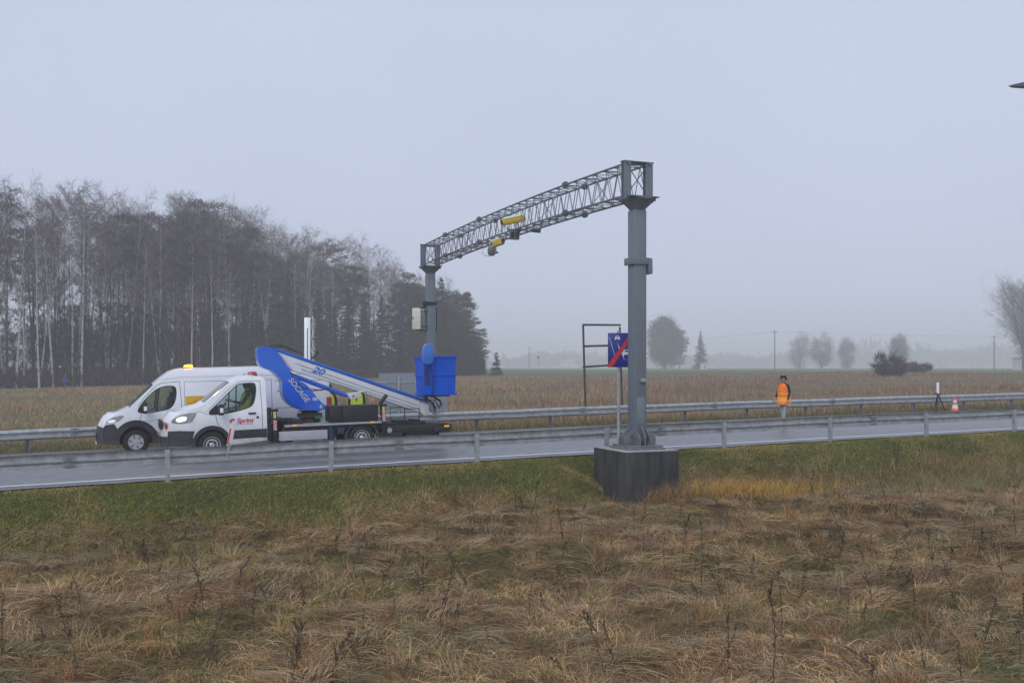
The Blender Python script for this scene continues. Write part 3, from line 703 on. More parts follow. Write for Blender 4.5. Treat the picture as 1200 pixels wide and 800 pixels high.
mb = MB(); ring_trim(mb, 4.93, .36, .42, .46, -.05, PI+.05, wfd, .012); mb.build('wheel_arch_trim', m_grime, van, smooth=True, angle=50)
mb = MB(); hl = smooth_poly([(.10, .885), (.20, 1.0), (.36, 1.075), (.64, 1.11), (.45, .93), (.24, .90)], 1); sheet(mb, hl, [], wfd, off=.010, step=.05); h1 = mb.build('headlight', m_headg, van, smooth=True)
mb = MB(); sheet(mb, smooth_poly([(.15, .91), (.20, .975), (.34, 1.0), (.40, .95), (.28, .905)], 1), [], wfd, off=.014, step=.05); mb.build('bulb', mat('headlamp_dim', (.8, .8, .8), .2, emit=((1, .9, .8), .35)), h1)
mb = MB(); sheet(mb, hl, [], lambda x, z: WD-wfd(x, z), off=-.010, step=.05); mb.build('headlight', m_headg, van, smooth=True)
mb = MB()
seam(mb, [(1.05, 1.13), (1.0, .93), (1.03, .86)], wfd); seam(mb, [(1.38, .68), (1.5, .55), (1.53, .36)], wfd)
seam(mb, [(2.08, 2.0), (2.12, 1.2), (2.12, .5)], wfd); seam(mb, [(.96, 1.33), (1.12, 1.56), (1.45, 1.9), (1.6, 1.97), (2.08, 2.0)], wfd); seam(mb, [(1.03, .90), (2.12, 1.0)], wfd, .004)
dl = mb.build('door_gaps', m_seam, van)
mb = MB(); mb.box((1.98, wfd(1.98, 1.10)-.016, 1.08), (.17, .035, .05)); mb.build('door_handle', m_black, van, bevel=.01)
mb = MB(); seam(mb, [(2.2, 1.985), (4.62, 1.985)], wfd, .005); seam(mb, [(2.2, .62), (4.4, .62)], wfd, .005); seam(mb, [(4.62, 1.99), (4.62, .55)], wfd, .006); seam(mb, [(2.2, 1.985), (2.2, .5)], wfd, .005)
seam(mb, [(1.62, 2.06), (2.15, 2.12), (6.25, 2.12)], wfd, .0035); seam(mb, [(2.1, 2.34), (2.1, 2.12)], wfd, .004); seam(mb, [(4.7, 1.15), (6.3, 1.15)], wfd, .006); seam(mb, [(4.7, 1.95), (6.27, 1.93)], wfd, .005)
mb.build('panel_gaps', m_seam, van)
mb = MB(); mb.bb((2.35, -.012, .42), (4.3, .02, .50)); mb.bb((1.62, -.012, .42), (1.80, .02, .56)); mb.build('side_strip', m_grime, van, bevel=.006)
mb = MB(); sheet(mb, [(2.22, 1.575), (2.90, 1.575), (2.90, 1.245), (2.22, 1.245)], [], wfd, off=.003); yp = mb.build('yellow_panel', mat('yellow_film', (.70, .42, .015), .4), van)
mb = MB()
for zz, x0, x1 in ((1.50, 2.62, 2.86), (1.44, 2.45, 2.86), (1.38, 2.30, 2.8), (1.33, 2.5, 2.82)): mb.bb((x0, wfd(2.5, zz)-.006, zz-.014), (x1, wfd(2.5, zz)-.0045, zz+.014))
mb.build('faded_lines', mat('orange_print', (.55, .22, .02), .5), yp)
mb = MB(); sheet(mb, [(4.78, 1.66), (5.02, 1.66), (5.02, 1.62), (4.78, 1.62)], [], wfd, off=.003); mb.build('small_badge', mat('badge_grey', (.3, .31, .33), .5), van)
# red and dark swoosh decal at the rear of the side
mb = MB(); c1 = [(5.38+.9*t, 1.62-.12*t+.16*t*t) for t in np.linspace(0, 1, 9)]; c2 = [(a, b+.035) for a, b in reversed(c1)]
sheet(mb, dens(c1+c2, .2), [], wfd, off=.003); mb.build('red_swoosh', m_redl, van)
mb = MB(); c1 = [(5.35+.95*t, 1.55-.42*math.sin(t*2.2)) for t in np.linspace(0, 1, 11)]; mb.tube([(a, wfd(a, b)-.003, b) for a, b in c1], .008, 4); mb.build('dark_line', m_seam, van)
for ya, yb_ in ((.012, .16), (WD-.16, WD-.012)):
    mb = MB(); mb.bb((6.22, ya, .84), (6.37, yb_, 1.42)); mb.build('tail_light', m_redl, van, bevel=.02)
mb = MB(); mb.bb((6.30, .03, .36), (6.42, WD-.03, .58)); mb.build('rear_bumper', m_grime, van, bevel=.03)
def mirror(par, x, y, z, dirn=-1, hh=.30):
    mb = MB(); mb.tube([(x, y, z-.02), (x-.02, y+dirn*.16, z-.02)], .03, 6); mb.box((x-.02, y+dirn*.22, z+.04), (.12, .20, hh)); m_ = mb.build('side_mirror', m_black, par, bevel=.035)
    mb = MB(); mb.bb((x+.0415, y+dirn*.29, z-.06), (x+.044, y+dirn*.15, z+.14)); mb.build('mirror_glass', m_rim, m_)
    mb = MB(); mb.box((x-.01, y+dirn*.322, z+.03), (.08, .006, .12)); mb.build('mirror_cap', m_white, m_)
mirror(van, 1.16, wfd(1.16, 1.2)+.01, 1.25); mirror(van, 1.16, WD-wfd(1.16, 1.2)-.01, 1.25, 1)
def beacon(par, x, y, z, m, r=.085, L=None):
    mb = MB(); mb.bb((x-.14, y-.12, z-.02), (x+.14, y+.12, z+.012)) ; b_ = mb.build('beacon_base', m_black, par, bevel=.008)
    mb = MB()
    mb.lathe([(0, .085), (r*.8, .08), (r*1.1, .055), (r*1.25, .012)], (x, y, z), n=18); o = mb.build('beacon', m, par, smooth=True); o.scale = (1.25, 1, 1); o.location = (-x*.25, 0, 0)
    return o
beacon(van, 2.36, .75, 2.385, m_ambl)
lp = bpy.data.lights.new('beacon_glow', 'POINT'); lp.energy = 14; lp.color = (1, .42, .08); lp.shadow_soft_size = .1
lo = bpy.data.objects.new('beacon_glow', lp); COL.objects.link(lo); lo.parent = van; lo.location = (2.36, .75, 2.62)
for x in (.89, 4.93):
    wheel(van, x, .035, .345, 'cover'); wheel(van, x, WD-.035, .345, 'cover', -1)
mb = MB(); mb.bb((.3, .30, .28), (6.2, WD-.30, .95)); mb.bb((.35, .16, .95), (1.9, WD-.16, 1.02)); mb.bb((1.5, .12, .30), (4.4, .30, .5)); mb.bb((5.4, .12, .34), (6.25, WD-.12, .5))
mb.bb((.42, .26, .3), (1.42, .305, .92)); mb.build('underbody', m_int, van)
mb = MB(); mb.bb((.85, .25, 1.0), (1.15, WD-.25, 1.16)); mb.bb((2.2, .12, .9), (2.24, WD-.12, 2.1)); mb.build('dashboard', m_int, van, bevel=.03)
for y in (.30, 1.25):
    mb = MB(); mb.box((1.82, y+.25, 1.22), (.14, .48, .62), (0, .16, 0)); mb.box((1.90, y+.25, 1.58), (.10, .24, .20), (0, .16, 0)); mb.box((1.62, y+.25, .95), (.46, .48, .16)); mb.build('seat', m_int, van, bevel=.04)

# ---- white flatbed truck with the aerial lift
WT = 2.0
truck = thing('lift_truck', 'white flatbed truck with blue folding aerial lift and blue basket at its rear', 'truck', P(1.04, 26.3, .012), road_rot(5))
def wft(x, z):
    w = .02+.10*max(0, z-1.15)**1.15+1.2*max(0, z-1.95)**2
    if x < .7: w += .26*((.7-x)/.7)**2.2
    if z < .5: w += .02
    return w
top = [(.03, .34), (0, .62), (.02, .80), (.09, 1.0), (.20, 1.15), (.50, 1.30), (.80, 1.375), (.92, 1.45), (1.58, 1.965), (1.70, 2.04), (1.86, 2.10), (2.02, 2.125), (2.36, 2.12), (2.46, 2.06), (2.49, 1.98), (2.50, .78), (2.50, .42)]
topd = dens(top, .12, False); fa = arch(1.09, .47, .34, cz=.37)
bot = [(fa[0][0], .34)]+fa+[(.22, .34)]
outl = topd+dens(bot, .15, False)
win = smooth_poly([(.94, 1.15), (1.30, 1.49), (1.74, 1.91), (1.86, 1.945), (2.18, 1.955), (2.225, 1.90), (2.235, 1.72), (2.18, 1.43), (2.06, 1.29), (1.45, 1.16)], 2)
mb = MB(); sheet(mb, outl, [win], wft, mirror=WT)
iw0 = min(range(len(topd)), key=lambda i: (topd[i][0]-.93)**2+(topd[i][1]-1.46)**2); iw1 = min(range(len(topd)), key=lambda i: (topd[i][0]-1.60)**2+(topd[i][1]-1.98)**2)
bt = lambda x, z: .17 if x < .3 else .05 if x < 2.3 else .0
bridge(mb, topd[:iw0+1], wft, WT, bt); bridge(mb, topd[iw1:], wft, WT, bt); bridge(mb, topd[iw0:iw1+1], wft, WT, bt, 0, .06, K=2); bridge(mb, topd[iw0:iw1+1], wft, WT, bt, .94, 1, K=2)
cab = mb.build('cab', m_vanw, truck, smooth=True, angle=42)
mb = MB(); bridge(mb, topd[iw0:iw1+1], wft, WT, bt, .06, .94, off=-.004); mb.build('windscreen', m_ws, truck, smooth=True)
mb = MB(); sheet(mb, win, [], wft, off=-.012); mb.build('side_window', m_glassv, truck, smooth=True)
mb = MB(); sheet(mb, win, [], lambda x, z: WT-wft(x, z), off=.012); mb.build('side_window', m_glassv, truck, smooth=True)
wr_ = [Vector(p) for p in win]; c_ = sum(wr_, Vector((0, 0)))/len(wr_)
for wf_, g_ in ((wft, 1), (lambda x, z: WT-wft(x, z), -1)):
    mb = MB(); sheet(mb, [(.94, 1.155), (1.22, 1.41), (1.30, 1.30), (1.33, 1.155)], [], wf_, off=-.003*g_)
    sheet(mb, [tuple(c_+(p-c_)*1.025) for p in wr_], [[tuple(c_+(p-c_)*.95) for p in wr_]], wf_, off=.002*g_)
    sheet(mb, [(1.68, 1.17), (1.72, 1.88), (1.755, 1.90), (1.72, 1.17)], [], wf_, off=-.004*g_)
    mb.build('window_frame', m_black, truck)
mb = MB(); low = [(.03, .35), (.005, .60), (.02, .755), (.30, .765), (.66, .745), (.62, .60), (.60, .35)]
sheet(mb, dens(low, .1), [], wft, off=.012, mirror=WT, step=.08); bridge(mb, [p for p in topd if p[1] < .76 and p[0] < .4], wft, WT, bt, -.012, 1.012, off=.012)
mb.build('bumper', m_grime, truck, smooth=True, angle=50)
mb = MB(); mb.bb((-.175, .45, .80), (-.10, 1.55, 1.02)); mb.bb((-.18, .6, .45), (-.12, 1.4, .62)); mb.build('grille', m_black, truck, bevel=.02)
for wf_, o_ in ((wft, .014), (lambda x, z: WT-wft(x, z), -.014)):
    mb = MB(); sheet(mb, dens([(1.60, .72), (2.49, .735), (2.49, .50), (1.62, .485)], .15), [], wf_, off=o_); mb.build('door_cladding', m_grime, truck, smooth=True)
mb = MB(); ring_trim(mb, 1.09, .37, .40, .50, -.1, PI+.1, wft, .015); mb.build('wheel_arch_trim', m_grime, truck, smooth=True, angle=50)
mb = MB(); hl = smooth_poly([(.09, .97), (.16, 1.09), (.40, 1.20), (.74, 1.235), (.66, 1.08), (.58, .965), (.26, .94)], 1); sheet(mb, hl, [], wft, off=.010, step=.05); h1 = mb.build('headlight', m_headg, truck, smooth=True)
mb = MB(); sheet(mb, smooth_poly([(.22, 1.0), (.22, 1.08), (.42, 1.14), (.50, 1.08), (.40, 1.0)], 2), [], wft, off=.015, step=.05); mb.build('bulb', m_headl, h1)
mb = MB(); sheet(mb, hl, [], lambda x, z: WT-wft(x, z), off=-.010, step=.05); mb.build('headlight', m_headg, truck, smooth=True)
mb = MB(); mb.box((-.03, .30, .90), (.05, .10, .16)); mb.build('indicator_light', m_redl, truck, bevel=.015)
mb = MB(); mb.box((-.045, .32, .83), (.05, .09, .05)); mb.build('fog_light', m_orange_m, truck, bevel=.015)
mb = MB(); seam(mb, [(1.19, 1.14), (1.24, .90), (1.42, .74)], wft); seam(mb, [(2.34, 2.0), (2.38, 1.2), (2.38, .74)], wft); seam(mb, [(.98, 1.24), (1.6, 1.86), (1.85, 2.0), (2.34, 2.0)], wft, .005); seam(mb, [(.10, 1.03), (.80, 1.25), (1.10, 1.13)], wft, .004)
mb.build('door_gaps', m_seam, truck)
mb = MB(); mb.box((2.12, wft(2.12, 1.15)-.018, 1.15), (.20, .035, .045)); mb.build('door_handle', m_black, truck, bevel=.012)
mirror(truck, 1.33, wft(1.33, 1.25)+.005, 1.24, -1, .28); mirror(truck, 1.33, WT-wft(1.33, 1.25)-.005, 1.24, 1, .28)
# door lettering
m_textred = mat('red_lettering', (.50, .02, .04), .5); m_textgrey = mat('grey_lettering', (.25, .26, .35), .5)
def onside(x, z, wf, off=.006):   # text plane on the near side: text x -> x, text y -> z, facing -y
    return Matrix(((1, 0, 0, x), (0, 0, 1, wf(x, z)-off), (0, 1, 0, z), (0, 0, 0, 1))) @ Matrix.Scale(1, 4)
def side_text(name, body, size, m, x, z, wf, parent, shear=0, offset=0, rot=0, off=.006, sx=1, space=1):
    y = wf(x, z)-off if callable(wf) else wf
    M = Matrix(((1, 0, 0, x), (0, 0, -1, y), (0, 1, 0, z), (0, 0, 0, 1))) @ Matrix.Rotation(rot, 4, 'Z') @ Matrix.Diagonal((sx, 1, 1, 1))
    return text_mesh(name, body, size, m, parent, M, shear, offset, .0015, space)
side_text('door_lettering', 'Sprint', .175, m_textred, 1.93, .965, wft, truck, shear=.25, offset=.004)
side_text('small_lettering', 'pakalpojumi', .05, m_textgrey, 1.95, .875, wft, truck) if False else None
mb = MB()
for k in range(7): mb.bb((1.72+k*.06, wft(1.9, .875)-.005, .865), (1.765+k*.06, wft(1.9, .875)-.003, .882))
mb.build('small_lettering', m_textgrey, truck)
mb = MB(); mb.lathe([(0, 0), (.035, 0), (.035, -.004), (0, -.004)], (2.26, wft(2.25, 1.04)-.004, 1.04), 'y', 14); mb.build('round_emblem', mat('navy_dot', (.02, .025, .10), .5), truck)
mb = MB(); mb.lathe([(.030, 0), (.075, 0), (.075, -.004), (.030, -.004)], (1.62, wft(1.62, .95)-.004, .95), 'y', 18, a0=.6, a1=5.2); mb.build('red_emblem', m_textred, truck)
# beacon bar on the cab roof
mb = MB(); mb.bb((1.98, .55, 2.135), (2.34, .85, 2.165)); mb.bb((1.98, .56, 2.12), (2.02, .60, 2.19)); mb.build('beacon_mount', m_black, truck, bevel=.006)
mb = MB(); mb.lathe([(0, .09), (.07, .085), (.10, .05), (.105, 0)], (0, 0, 0), n=16); bo_ = mb.build('beacon', mat('red_amber_lens', (.40, .045, .03), .25, coat=.5), truck, smooth=True); bo_.location = (2.22, .70, 2.166); bo_.scale = (1.25, 1, .9)
# interior
mb = MB(); mb.bb((.95, .2, .95), (1.28, WT-.2, 1.20)); mb.bb((.42, .2, .95), (2.44, WT-.2, .99)); mb.bb((.62, .25, .3), (1.6, .30, .93)); mb.build('dashboard', m_int, truck, bevel=.03)
mb = MB(); mb.tube([(1.42+.16*.5*math.sin(a), .52+.19*math.cos(a), 1.28+.16*math.sin(a)) for a in np.linspace(0, 2*PI, 17)], .014, 5); mb.tube([(1.42, .52, 1.28), (1.2, .52, 1.15)], .02, 5); mb.build('steering_wheel', m_int, truck)
for y in (.27, 1.2):
    mb = MB(); mb.box((2.20, y+.25, 1.30), (.13, .48, .66), (0, .14, 0)); mb.box((2.27, y+.25, 1.70), (.10, .24, .20), (0, .14, 0)); mb.box((2.0, y+.25, 1.02), (.46, .48, .14)); mb.build('seat', m_int, truck, bevel=.04)
mb = MB(); mb.bb((2.40, .15, 1.0), (2.44, WT-.15, 1.55)); mb.build('cab_back_panel', m_int, truck)
for x in (1.09, 5.05):
    wheel(truck, x, .03, .36, 'steel'); wheel(truck, x, WT-.03, .36, 'steel', -1)
# chassis and deck
m_alu = mat('aluminium_deck', (.42, .43, .44), .45, .4, var=.1); m_ltgrey = mat('pale_skirt', (.40, .42, .46), .55, var=.05)
mb = MB(); mb.bb((.9, .62, .42), (7.5, .74, .62)); mb.bb((.9, 1.26, .42), (7.5, 1.38, .62))
for x in (1.09, 5.05): mb.tube([(x, .2, .36), (x, WT-.2, .36)], .06, 8)
mb.bb((2.9, .12, .58), (6.6, .9, .74)); mb.bb((2.9, 1.1, .58), (6.6, WT-.12, .74)); mb.bb((3.6, .75, .35), (4.3, 1.25, .60))
mb.build('chassis', m_blacksteel, truck, bevel=.008)
mb = MB(); mb.bb((2.95, .0, .765), (5.62, WT, .795)); mb.bb((2.95, -.004, .745), (5.62, .03, .80)); mb.bb((2.95, WT-.03, .745), (5.62, WT+.004, .80)); mb.build('deck', m_alu, truck)
mb = MB(); mb.bb((2.80, .03, .38), (4.10, .06, .63)); mb.build('side_skirt', m_ltgrey, truck, bevel=.01)
mb = MB(); mb.lathe([(0, -.2), (.10, -.2), (.10, .25), (0, .25)], (4.22, .18, .52), n=12); mb.bb((4.38, .1, .50), (4.58, .3, .66)); mb.build('reservoir', mat('blue_black', (.02, .04, .10), .5), truck, smooth=True)
mb = MB(); ring_trim(mb, 5.05, .36, .41, .49, .0, PI, lambda x, z: .01, .0); mb.lathe([(.46, 0), (.46, .3)], (5.05, .01, .36), 'y', 16, a0=0, a1=PI); mb.build('mudguard', m_black, truck)
mb = MB(); mb.bb((5.63, .06, .43), (7.54, WT-.06, .66)); mb.bb((5.7, .10, .661), (6.9, WT-.10, .74)); mb.bb((7.1, .0, .40), (7.58, WT, .56)); mb.bb((5.56, .02, .30), (6.2, .3, .46)); mb.bb((6.3, .1, .28), (7.3, .5, .45))
mb.bb((6.0, .05, .741), (6.35, .5, .80)); mb.bb((6.55, .2, .741), (6.75, .7, .79)); mb.build('rear_frame', m_blacksteel, truck, bevel=.01)
mb = MB(); mb.tube([(6.30, .15, .72), (6.30, .15, 1.10), (6.73, .15, 1.10), (6.73, .15, .72)], .018, 6); mb.tube([(6.30, 1.7, .72), (6.30, 1.7, 1.08), (6.73, 1.7, 1.08), (6.73, 1.7, .72)], .018, 6); mb.build('guard_rail_hoop', m_blacksteel, truck)
mb = MB(); mb.bb((4.18, .02, .82), (4.50, .75, 1.265)); mb.bb((4.51, .0, .80), (5.51, .80, 1.245)); mb.bb((4.50, -.004, 1.21), (5.52, .804, 1.252)); mb.build('storage_box', m_black, truck, bevel=.018)
mb = MB(); mb.bb((2.52, .05, .40), (2.62, .2, 1.28)); mb.bb((2.50, .05, .9), (2.95, 1.9, .98)); mb.bb((2.9, .30, .80), (3.5, 1.7, .90)); mb.tube([(3.1, .25, .80), (3.1, .25, .98)], .09, 10); mb.tube([(3.25, .5, .86), (3.0, .45, .95), (2.7, .3, .9)], .03, 6); mb.build('hydraulic_block', m_blacksteel, truck, bevel=.006)
m_tape = mat('red_white_tape', (.7, .7, .7), .4)
def outrigger(x, z0, z1, y=.0):
    mb = MB(); mb.bb((x-.055, y-.03, z0), (x+.055, y+.09, z1)); mb.bb((x-.095, y-.04, z1-.04), (x+.095, y+.10, z1+.02)); mb.bb((x-.08, y-.03, z0-.04), (x+.08, y+.10, z0))
    o = mb.build('outrigger', m_blacksteel, truck, bevel=.006)
    mb = MB(); mb.bb((x-.04, y-.036, z1-.22), (x+.03, y-.031, z1-.05)); mb.build('reflector', mat('yellow_reflector', (.55, .55, .12), .3), o)
    mb = MB(); xx0, xx1, a, b = x-.045, x+.045, z0+.30, z0+.56; mb.add([(xx0, y-.0345, a), (xx1, y-.0345, a), (xx1, y-.0345, b), (xx0, y-.0345, b)], [(0, 1, 2, 3)])
    for k in range(4):
        zz = a+k*(b-a)/4; mb.add([(xx0, y-.038, zz), (xx1, y-.038, zz+.055), (xx1, y-.038, min(b, zz+.09)), (xx0, y-.038, zz+.035)], [(0, 1, 2, 3)], 1)
    mb.build('warning_tape', [m_tape, m_red], o); return o
outrigger(2.70, .38, 1.22); outrigger(5.66, .50, 1.25)
mb = MB(); mb.tube([(5.60, .05, .95), (5.60, .05, 1.30)], .03, 8); mb.tube([(5.55, .03, 1.25), (5.76, .0, 1.52)], .055, 10); mb.build('black_lever', m_black, truck)
for x in (3.22, 5.35):
    mb = MB(); mb.bb((x-.06, -.02, .765), (x+.06, -.0045, .80)); mb.build('side_marker', m_orange_m, truck)
mb = MB(); mb.bb((7.42, -.012, .555), (7.56, .02, .60)); mb.build('rear_lamp', m_orange_m, truck)
mb = MB(); mb.lathe([(0, 0), (.07, 0), (.07, .05), (0, .05)], (5.83, .02, .53), 'y', 14); mb.build('work_light', m_alu, truck)
# turret, boom, basket: everything turns with the truck
m_blue = mat('lift_blue', (.004, .11, .60), .35, coat=.35, col2=(.01, .14, .68), vscale=2); m_blue2 = mat('basket_blue', (.002, .095, .60), .5, spec=.25, var=.10, vscale=3, bump=.05)
m_boom = mat('boom_white', (.66, .68, .71), .38, coat=.3, col2=(.72, .74, .77), vscale=3)
mb = MB(); mb.lathe([(0, .80), (.30, .80), (.30, .90), (.22, .93), (.22, 1.08), (.34, 1.12), (0, 1.12)], (3.80, 1.0, 0), n=24); mb.bb((3.5, .72, .93), (4.1, 1.3, 1.05)); mb.build('slewing_base', m_blacksteel, truck)
mb = MB(); mb.bb((3.9, .70, .90), (4.1, .715, .98)); mb.build('green_plate', mat('green_plate', (.03, .16, .08), .5), truck)
tur = [(2.39, 2.93), (2.78, 2.90), (2.98, 2.69), (3.26, 2.21), (3.47, 1.97), (3.70, 1.85), (4.03, 1.39), (4.18, 1.26), (4.18, 1.12), (3.70, 1.14), (3.42, 1.17), (3.19, 1.32), (3.05, 1.51), (3.01, 1.77), (3.03, 1.96), (2.78, 2.25), (2.57, 2.32), (2.41, 2.42), (2.37, 2.72)]
tur = dens(smooth_poly(tur, 1), .12)
yb = .70
mb = MB(); wfl = lambda x, z: yb; sheet(mb, tur, [], lambda x, z: yb-.0, step=.15); sheet(mb, tur, [], lambda x, z: yb+.60, step=.15)
n = len(tur); vs = [(a, yb, b) for a, b in tur]+[(a, yb+.60, b) for a, b in tur]; mb.add(vs, [(i, (i+1) % n, (i+1) % n+n, i+n) for i in range(n)])
turret = mb.build('turret', m_blue, truck, bevel=.0, smooth=True, angle=40)
# raised lower bulge cover
bul = smooth_poly([(3.05, 1.95), (3.04, 1.55), (3.22, 1.32), (3.45, 1.19), (3.60, 1.16), (3.55, 1.45), (3.30, 1.85)], 2)
mb = MB(); mb.prism(bul, yb-.07, yb-.003); mb.build('bulge_cover', m_blue2, turret, bevel=.02)
ang = math.atan2(1.27-2.17, 3.78-3.15)
side_text('turret_lettering', 'SOCAGE', .205, mat('pale_lettering', (.45, .52, .66), .5), 3.45, 1.71, yb-.080, turret, shear=.15, offset=.004, rot=math.atan2(1.39-1.96, 3.80-3.38), sx=1.0)
mb = MB(); mb.bb((3.84, yb-.006, 1.40), (3.98, yb-.001, 1.49)); mb.bb((4.03, yb-.006, 1.18), (4.10, yb-.001, 1.28)); mb.build('sticker', m_pale, turret)
# boom
def slab(mb, poly, y0, y1, mi=0): mb.prism(poly, y0, y1, mi)
d = Vector((7.23-2.88, 1.20-2.81)).normalized()
mb = MB(); slab(mb, [(2.88, 2.79), (6.95, 1.29), (6.98, .93), (4.87, 1.73), (3.32, 2.24), (3.02, 2.5)], yb+.12, yb+.42); boom = mb.build('boom', m_boom, truck, bevel=.018)
mb = MB(); slab(mb, [(6.94, 1.262), (7.23, 1.17), (7.25, .87), (7.08, .84), (6.965, .955)], yb+.15, yb+.39); mb.build('inner_boom', m_boom, boom, bevel=.01)
mb = MB(); slab(mb, [(2.79, 2.905), (7.16, 1.31), (7.14, 1.235), (2.95, 2.765)], yb+.09, yb+.45); mb.build('boom_cover', m_blue, boom, bevel=.012)
# white shield-shaped fairing near the turret; grey tubes imitating a shade line along the boom
mb = MB(); slab(mb, [(3.00, 2.70), (3.55, 2.32), (3.60, 2.16), (3.34, 2.24)], yb+.10, yb+.118); mb.build('boom_fairing', m_boom, boom)
for k, (a, b) in enumerate((((3.3, 2.38), (6.93, 1.04)), ((3.4, 2.45), (6.93, 1.14)))):
    mb = MB(); mb.tube([(a[0], yb+.117, a[1]), (b[0], yb+.117, b[1])], .012, 5); mb.build('boom_shade_line', m_ltgrey, boom)
mb = MB(); mb.tube([(4.95, yb+.11, 1.55), (5.35, yb+.11, 1.62)], .02, 6); mb.build('grab_handle', m_boom, boom)
side_text('boom_number', '20', .24, m_blue, 4.02, 2.22, yb+.117, boom, shear=.35, offset=.009, rot=-.34, sx=1.35)
mb = MB(); mb.tube([(3.32, yb+.27, 2.12), (4.85, yb+.27, 1.50)], .062, 12); mb.build('lift_cylinder', m_blue, truck, smooth=True)
mb = MB(); mb.tube([(4.82, yb+.27, 1.515), (5.0, yb+.27, 1.45)], .035, 8); mb.prism([(4.83, 1.56), (5.25, 1.62), (5.15, 1.42), (4.92, 1.40)], yb+.10, yb+.44); mb.lathe([(0, -.02), (.03, -.02), (.03, .40), (0, .40)], (5.0, yb+.10, 1.49), 'y', 10, mi=1); mb.build('cylinder_bracket', [m_boom, m_black], truck, bevel=.004)
mb = MB(); mb.tube([(2.75, yb+.2, 2.94), (3.0, yb+.2, 2.97), (3.3, yb+.15, 2.83), (3.6, yb+.1, 2.70)], .014, 5); mb.tube([(2.9, yb+.3, 2.90), (3.15, yb+.3, 2.93), (3.4, yb+.3, 2.80)], .014, 5)
mb.tube([(3.9, yb+.5, 2.56), (4.02, yb+.52, 2.62), (4.12, yb+.5, 2.78)], .022, 5); mb.tube([(3.25, yb-.02, 2.2), (3.36, yb-.05, 1.95), (3.6, yb-.02, 1.75), (4.1, yb+.1, 1.68), (4.35, yb+.2, 1.73)], .013, 5); mb.build('hose', m_black, truck)
# linkage
mb = MB()
mb.prism([(7.08, 1.30), (7.22, 1.38), (7.36, 1.15), (7.42, .98), (7.36, .90), (7.28, 1.02)], yb+.2, yb+.26); mb.prism([(7.42, .90), (7.58, .90), (7.70, 1.12), (7.66, 1.20), (7.54, 1.02), (7.46, 1.12), (7.44, 1.02)], yb+.10, yb+.16); mb.prism([(7.42, .90), (7.58, .90), (7.70, 1.12), (7.66, 1.20), (7.54, 1.02), (7.46, 1.12), (7.44, 1.02)], yb+.34, yb+.40)
mb.build('link_plate', m_ltgrey, truck, bevel=.006)
mb = MB(); mb.tube([(7.12, yb+.27, 1.46), (7.42, yb+.27, 1.12), (7.50, yb+.27, 1.0)], .035, 6); mb.tube([(7.30, yb+.27, 1.46), (7.62, yb+.27, 1.25), (7.66, yb+.27, 1.12), (7.50, yb+.2, .96)], .03, 6); mb.tube([(7.0, yb+.1, 1.42), (7.2, yb+.05, 1.28), (7.4, yb+.1, 1.30), (7.52, yb+.15, 1.1)], .016, 5); mb.bb((6.98, yb-.25, 1.405), (7.75, yb+.5, 1.44)); mb.tube([(7.25, yb+.27, 1.0), (7.42, yb+.27, 1.22)], .03, 6); mb.build('basket_linkage', m_black, truck)
# basket
bx0, bx1, by0, by1, bz0, bz1 = 6.86, 7.84, .10, .95, 1.45, 2.57
mb = MB(); t_ = .03
def taperbox(a, b, z0, z1, inset):
    (xa, ya), (xb, yb_) = a, b
    mb.add([(xa+inset, ya+inset, z0), (xb-inset, ya+inset, z0), (xb-inset, yb_-inset, z0), (xa+inset, yb_-inset, z0), (xa, ya, z1), (xb, ya, z1), (xb, yb_, z1), (xa, yb_, z1)],
           [(0, 1, 5, 4), (1, 2, 6, 5), (2, 3, 7, 6), (3, 0, 4, 7), (0, 3, 2, 1)])
taperbox((bx0, by0), (bx1, by1), bz0, bz1, .03); 
mb.add([(bx0+.02, by0+.02, bz1), (bx1-.02, by0+.02, bz1), (bx1-.02, by1-.02, bz1), (bx0+.02, by1-.02, bz1), (bx0+.04, by0+.04, bz0+.04), (bx1-.04, by0+.04, bz0+.04), (bx1-.04, by1-.04, bz0+.04), (bx0+.04, by1-.04, bz0+.04)],
       [(0, 1, 5, 4), (1, 2, 6, 5), (2, 3, 7, 6), (3, 0, 4, 7), (4, 5, 6, 7)])
basket = mb.build('basket', m_blue2, truck, smooth=False)
mb = MB()
for z, e in ((bz1-.03, .022), (2.03, .012), (bz0+.03, .0)):
    h_ = .03
    mb.bb((bx0-e, by0-e-.002, z-h_), (bx1+e, by0+.012, z+h_)); mb.bb((bx1-.012, by0+.013, z-h_), (bx1+e+.002, by1, z+h_)); mb.bb((bx0-e-.002, by0+.013, z-h_), (bx0+.012, by1, z+h_)); mb.bb((bx0-e, by1+.001, z-h_), (bx1+e, by1+e+.004, z+h_))
mb.build('basket_rib', m_blue2, basket, bevel=.006)
mb = MB(); mb.prism(smooth_poly([(6.80, 2.44), (6.80, 2.80), (6.92, 2.93), (7.06, 2.90), (7.13, 2.78), (7.12, 2.42), (7.0, 2.32), (6.86, 2.33)], 2), by0-.22, by0-.03); mb.build('control_cover', mat('cover_blue', (.03, .17, .60), .35, coat=.5, var=.1), basket, bevel=.03)
mb = MB(); mb.bb((6.83, by0-.10, 1.48), (7.12, by0-.026, 2.34)); mb.build('control_panel', m_blue2, basket, bevel=.012)
mb = MB(); mb.bb((6.86, by0-.115, 1.75), (7.02, by0-.103, 2.28)); mb.tube([(7.10, by0-.14, 2.75), (7.14, by0-.15, 2.6), (7.06, by0-.13, 2.3), (7.10, by0-.12, 1.9), (7.08, by0-.10, 1.48), (7.12, by0+.1, 1.40)], .016, 6); mb.build('control_cable', mat('dark_navy', (.008, .03, .16), .5), basket)

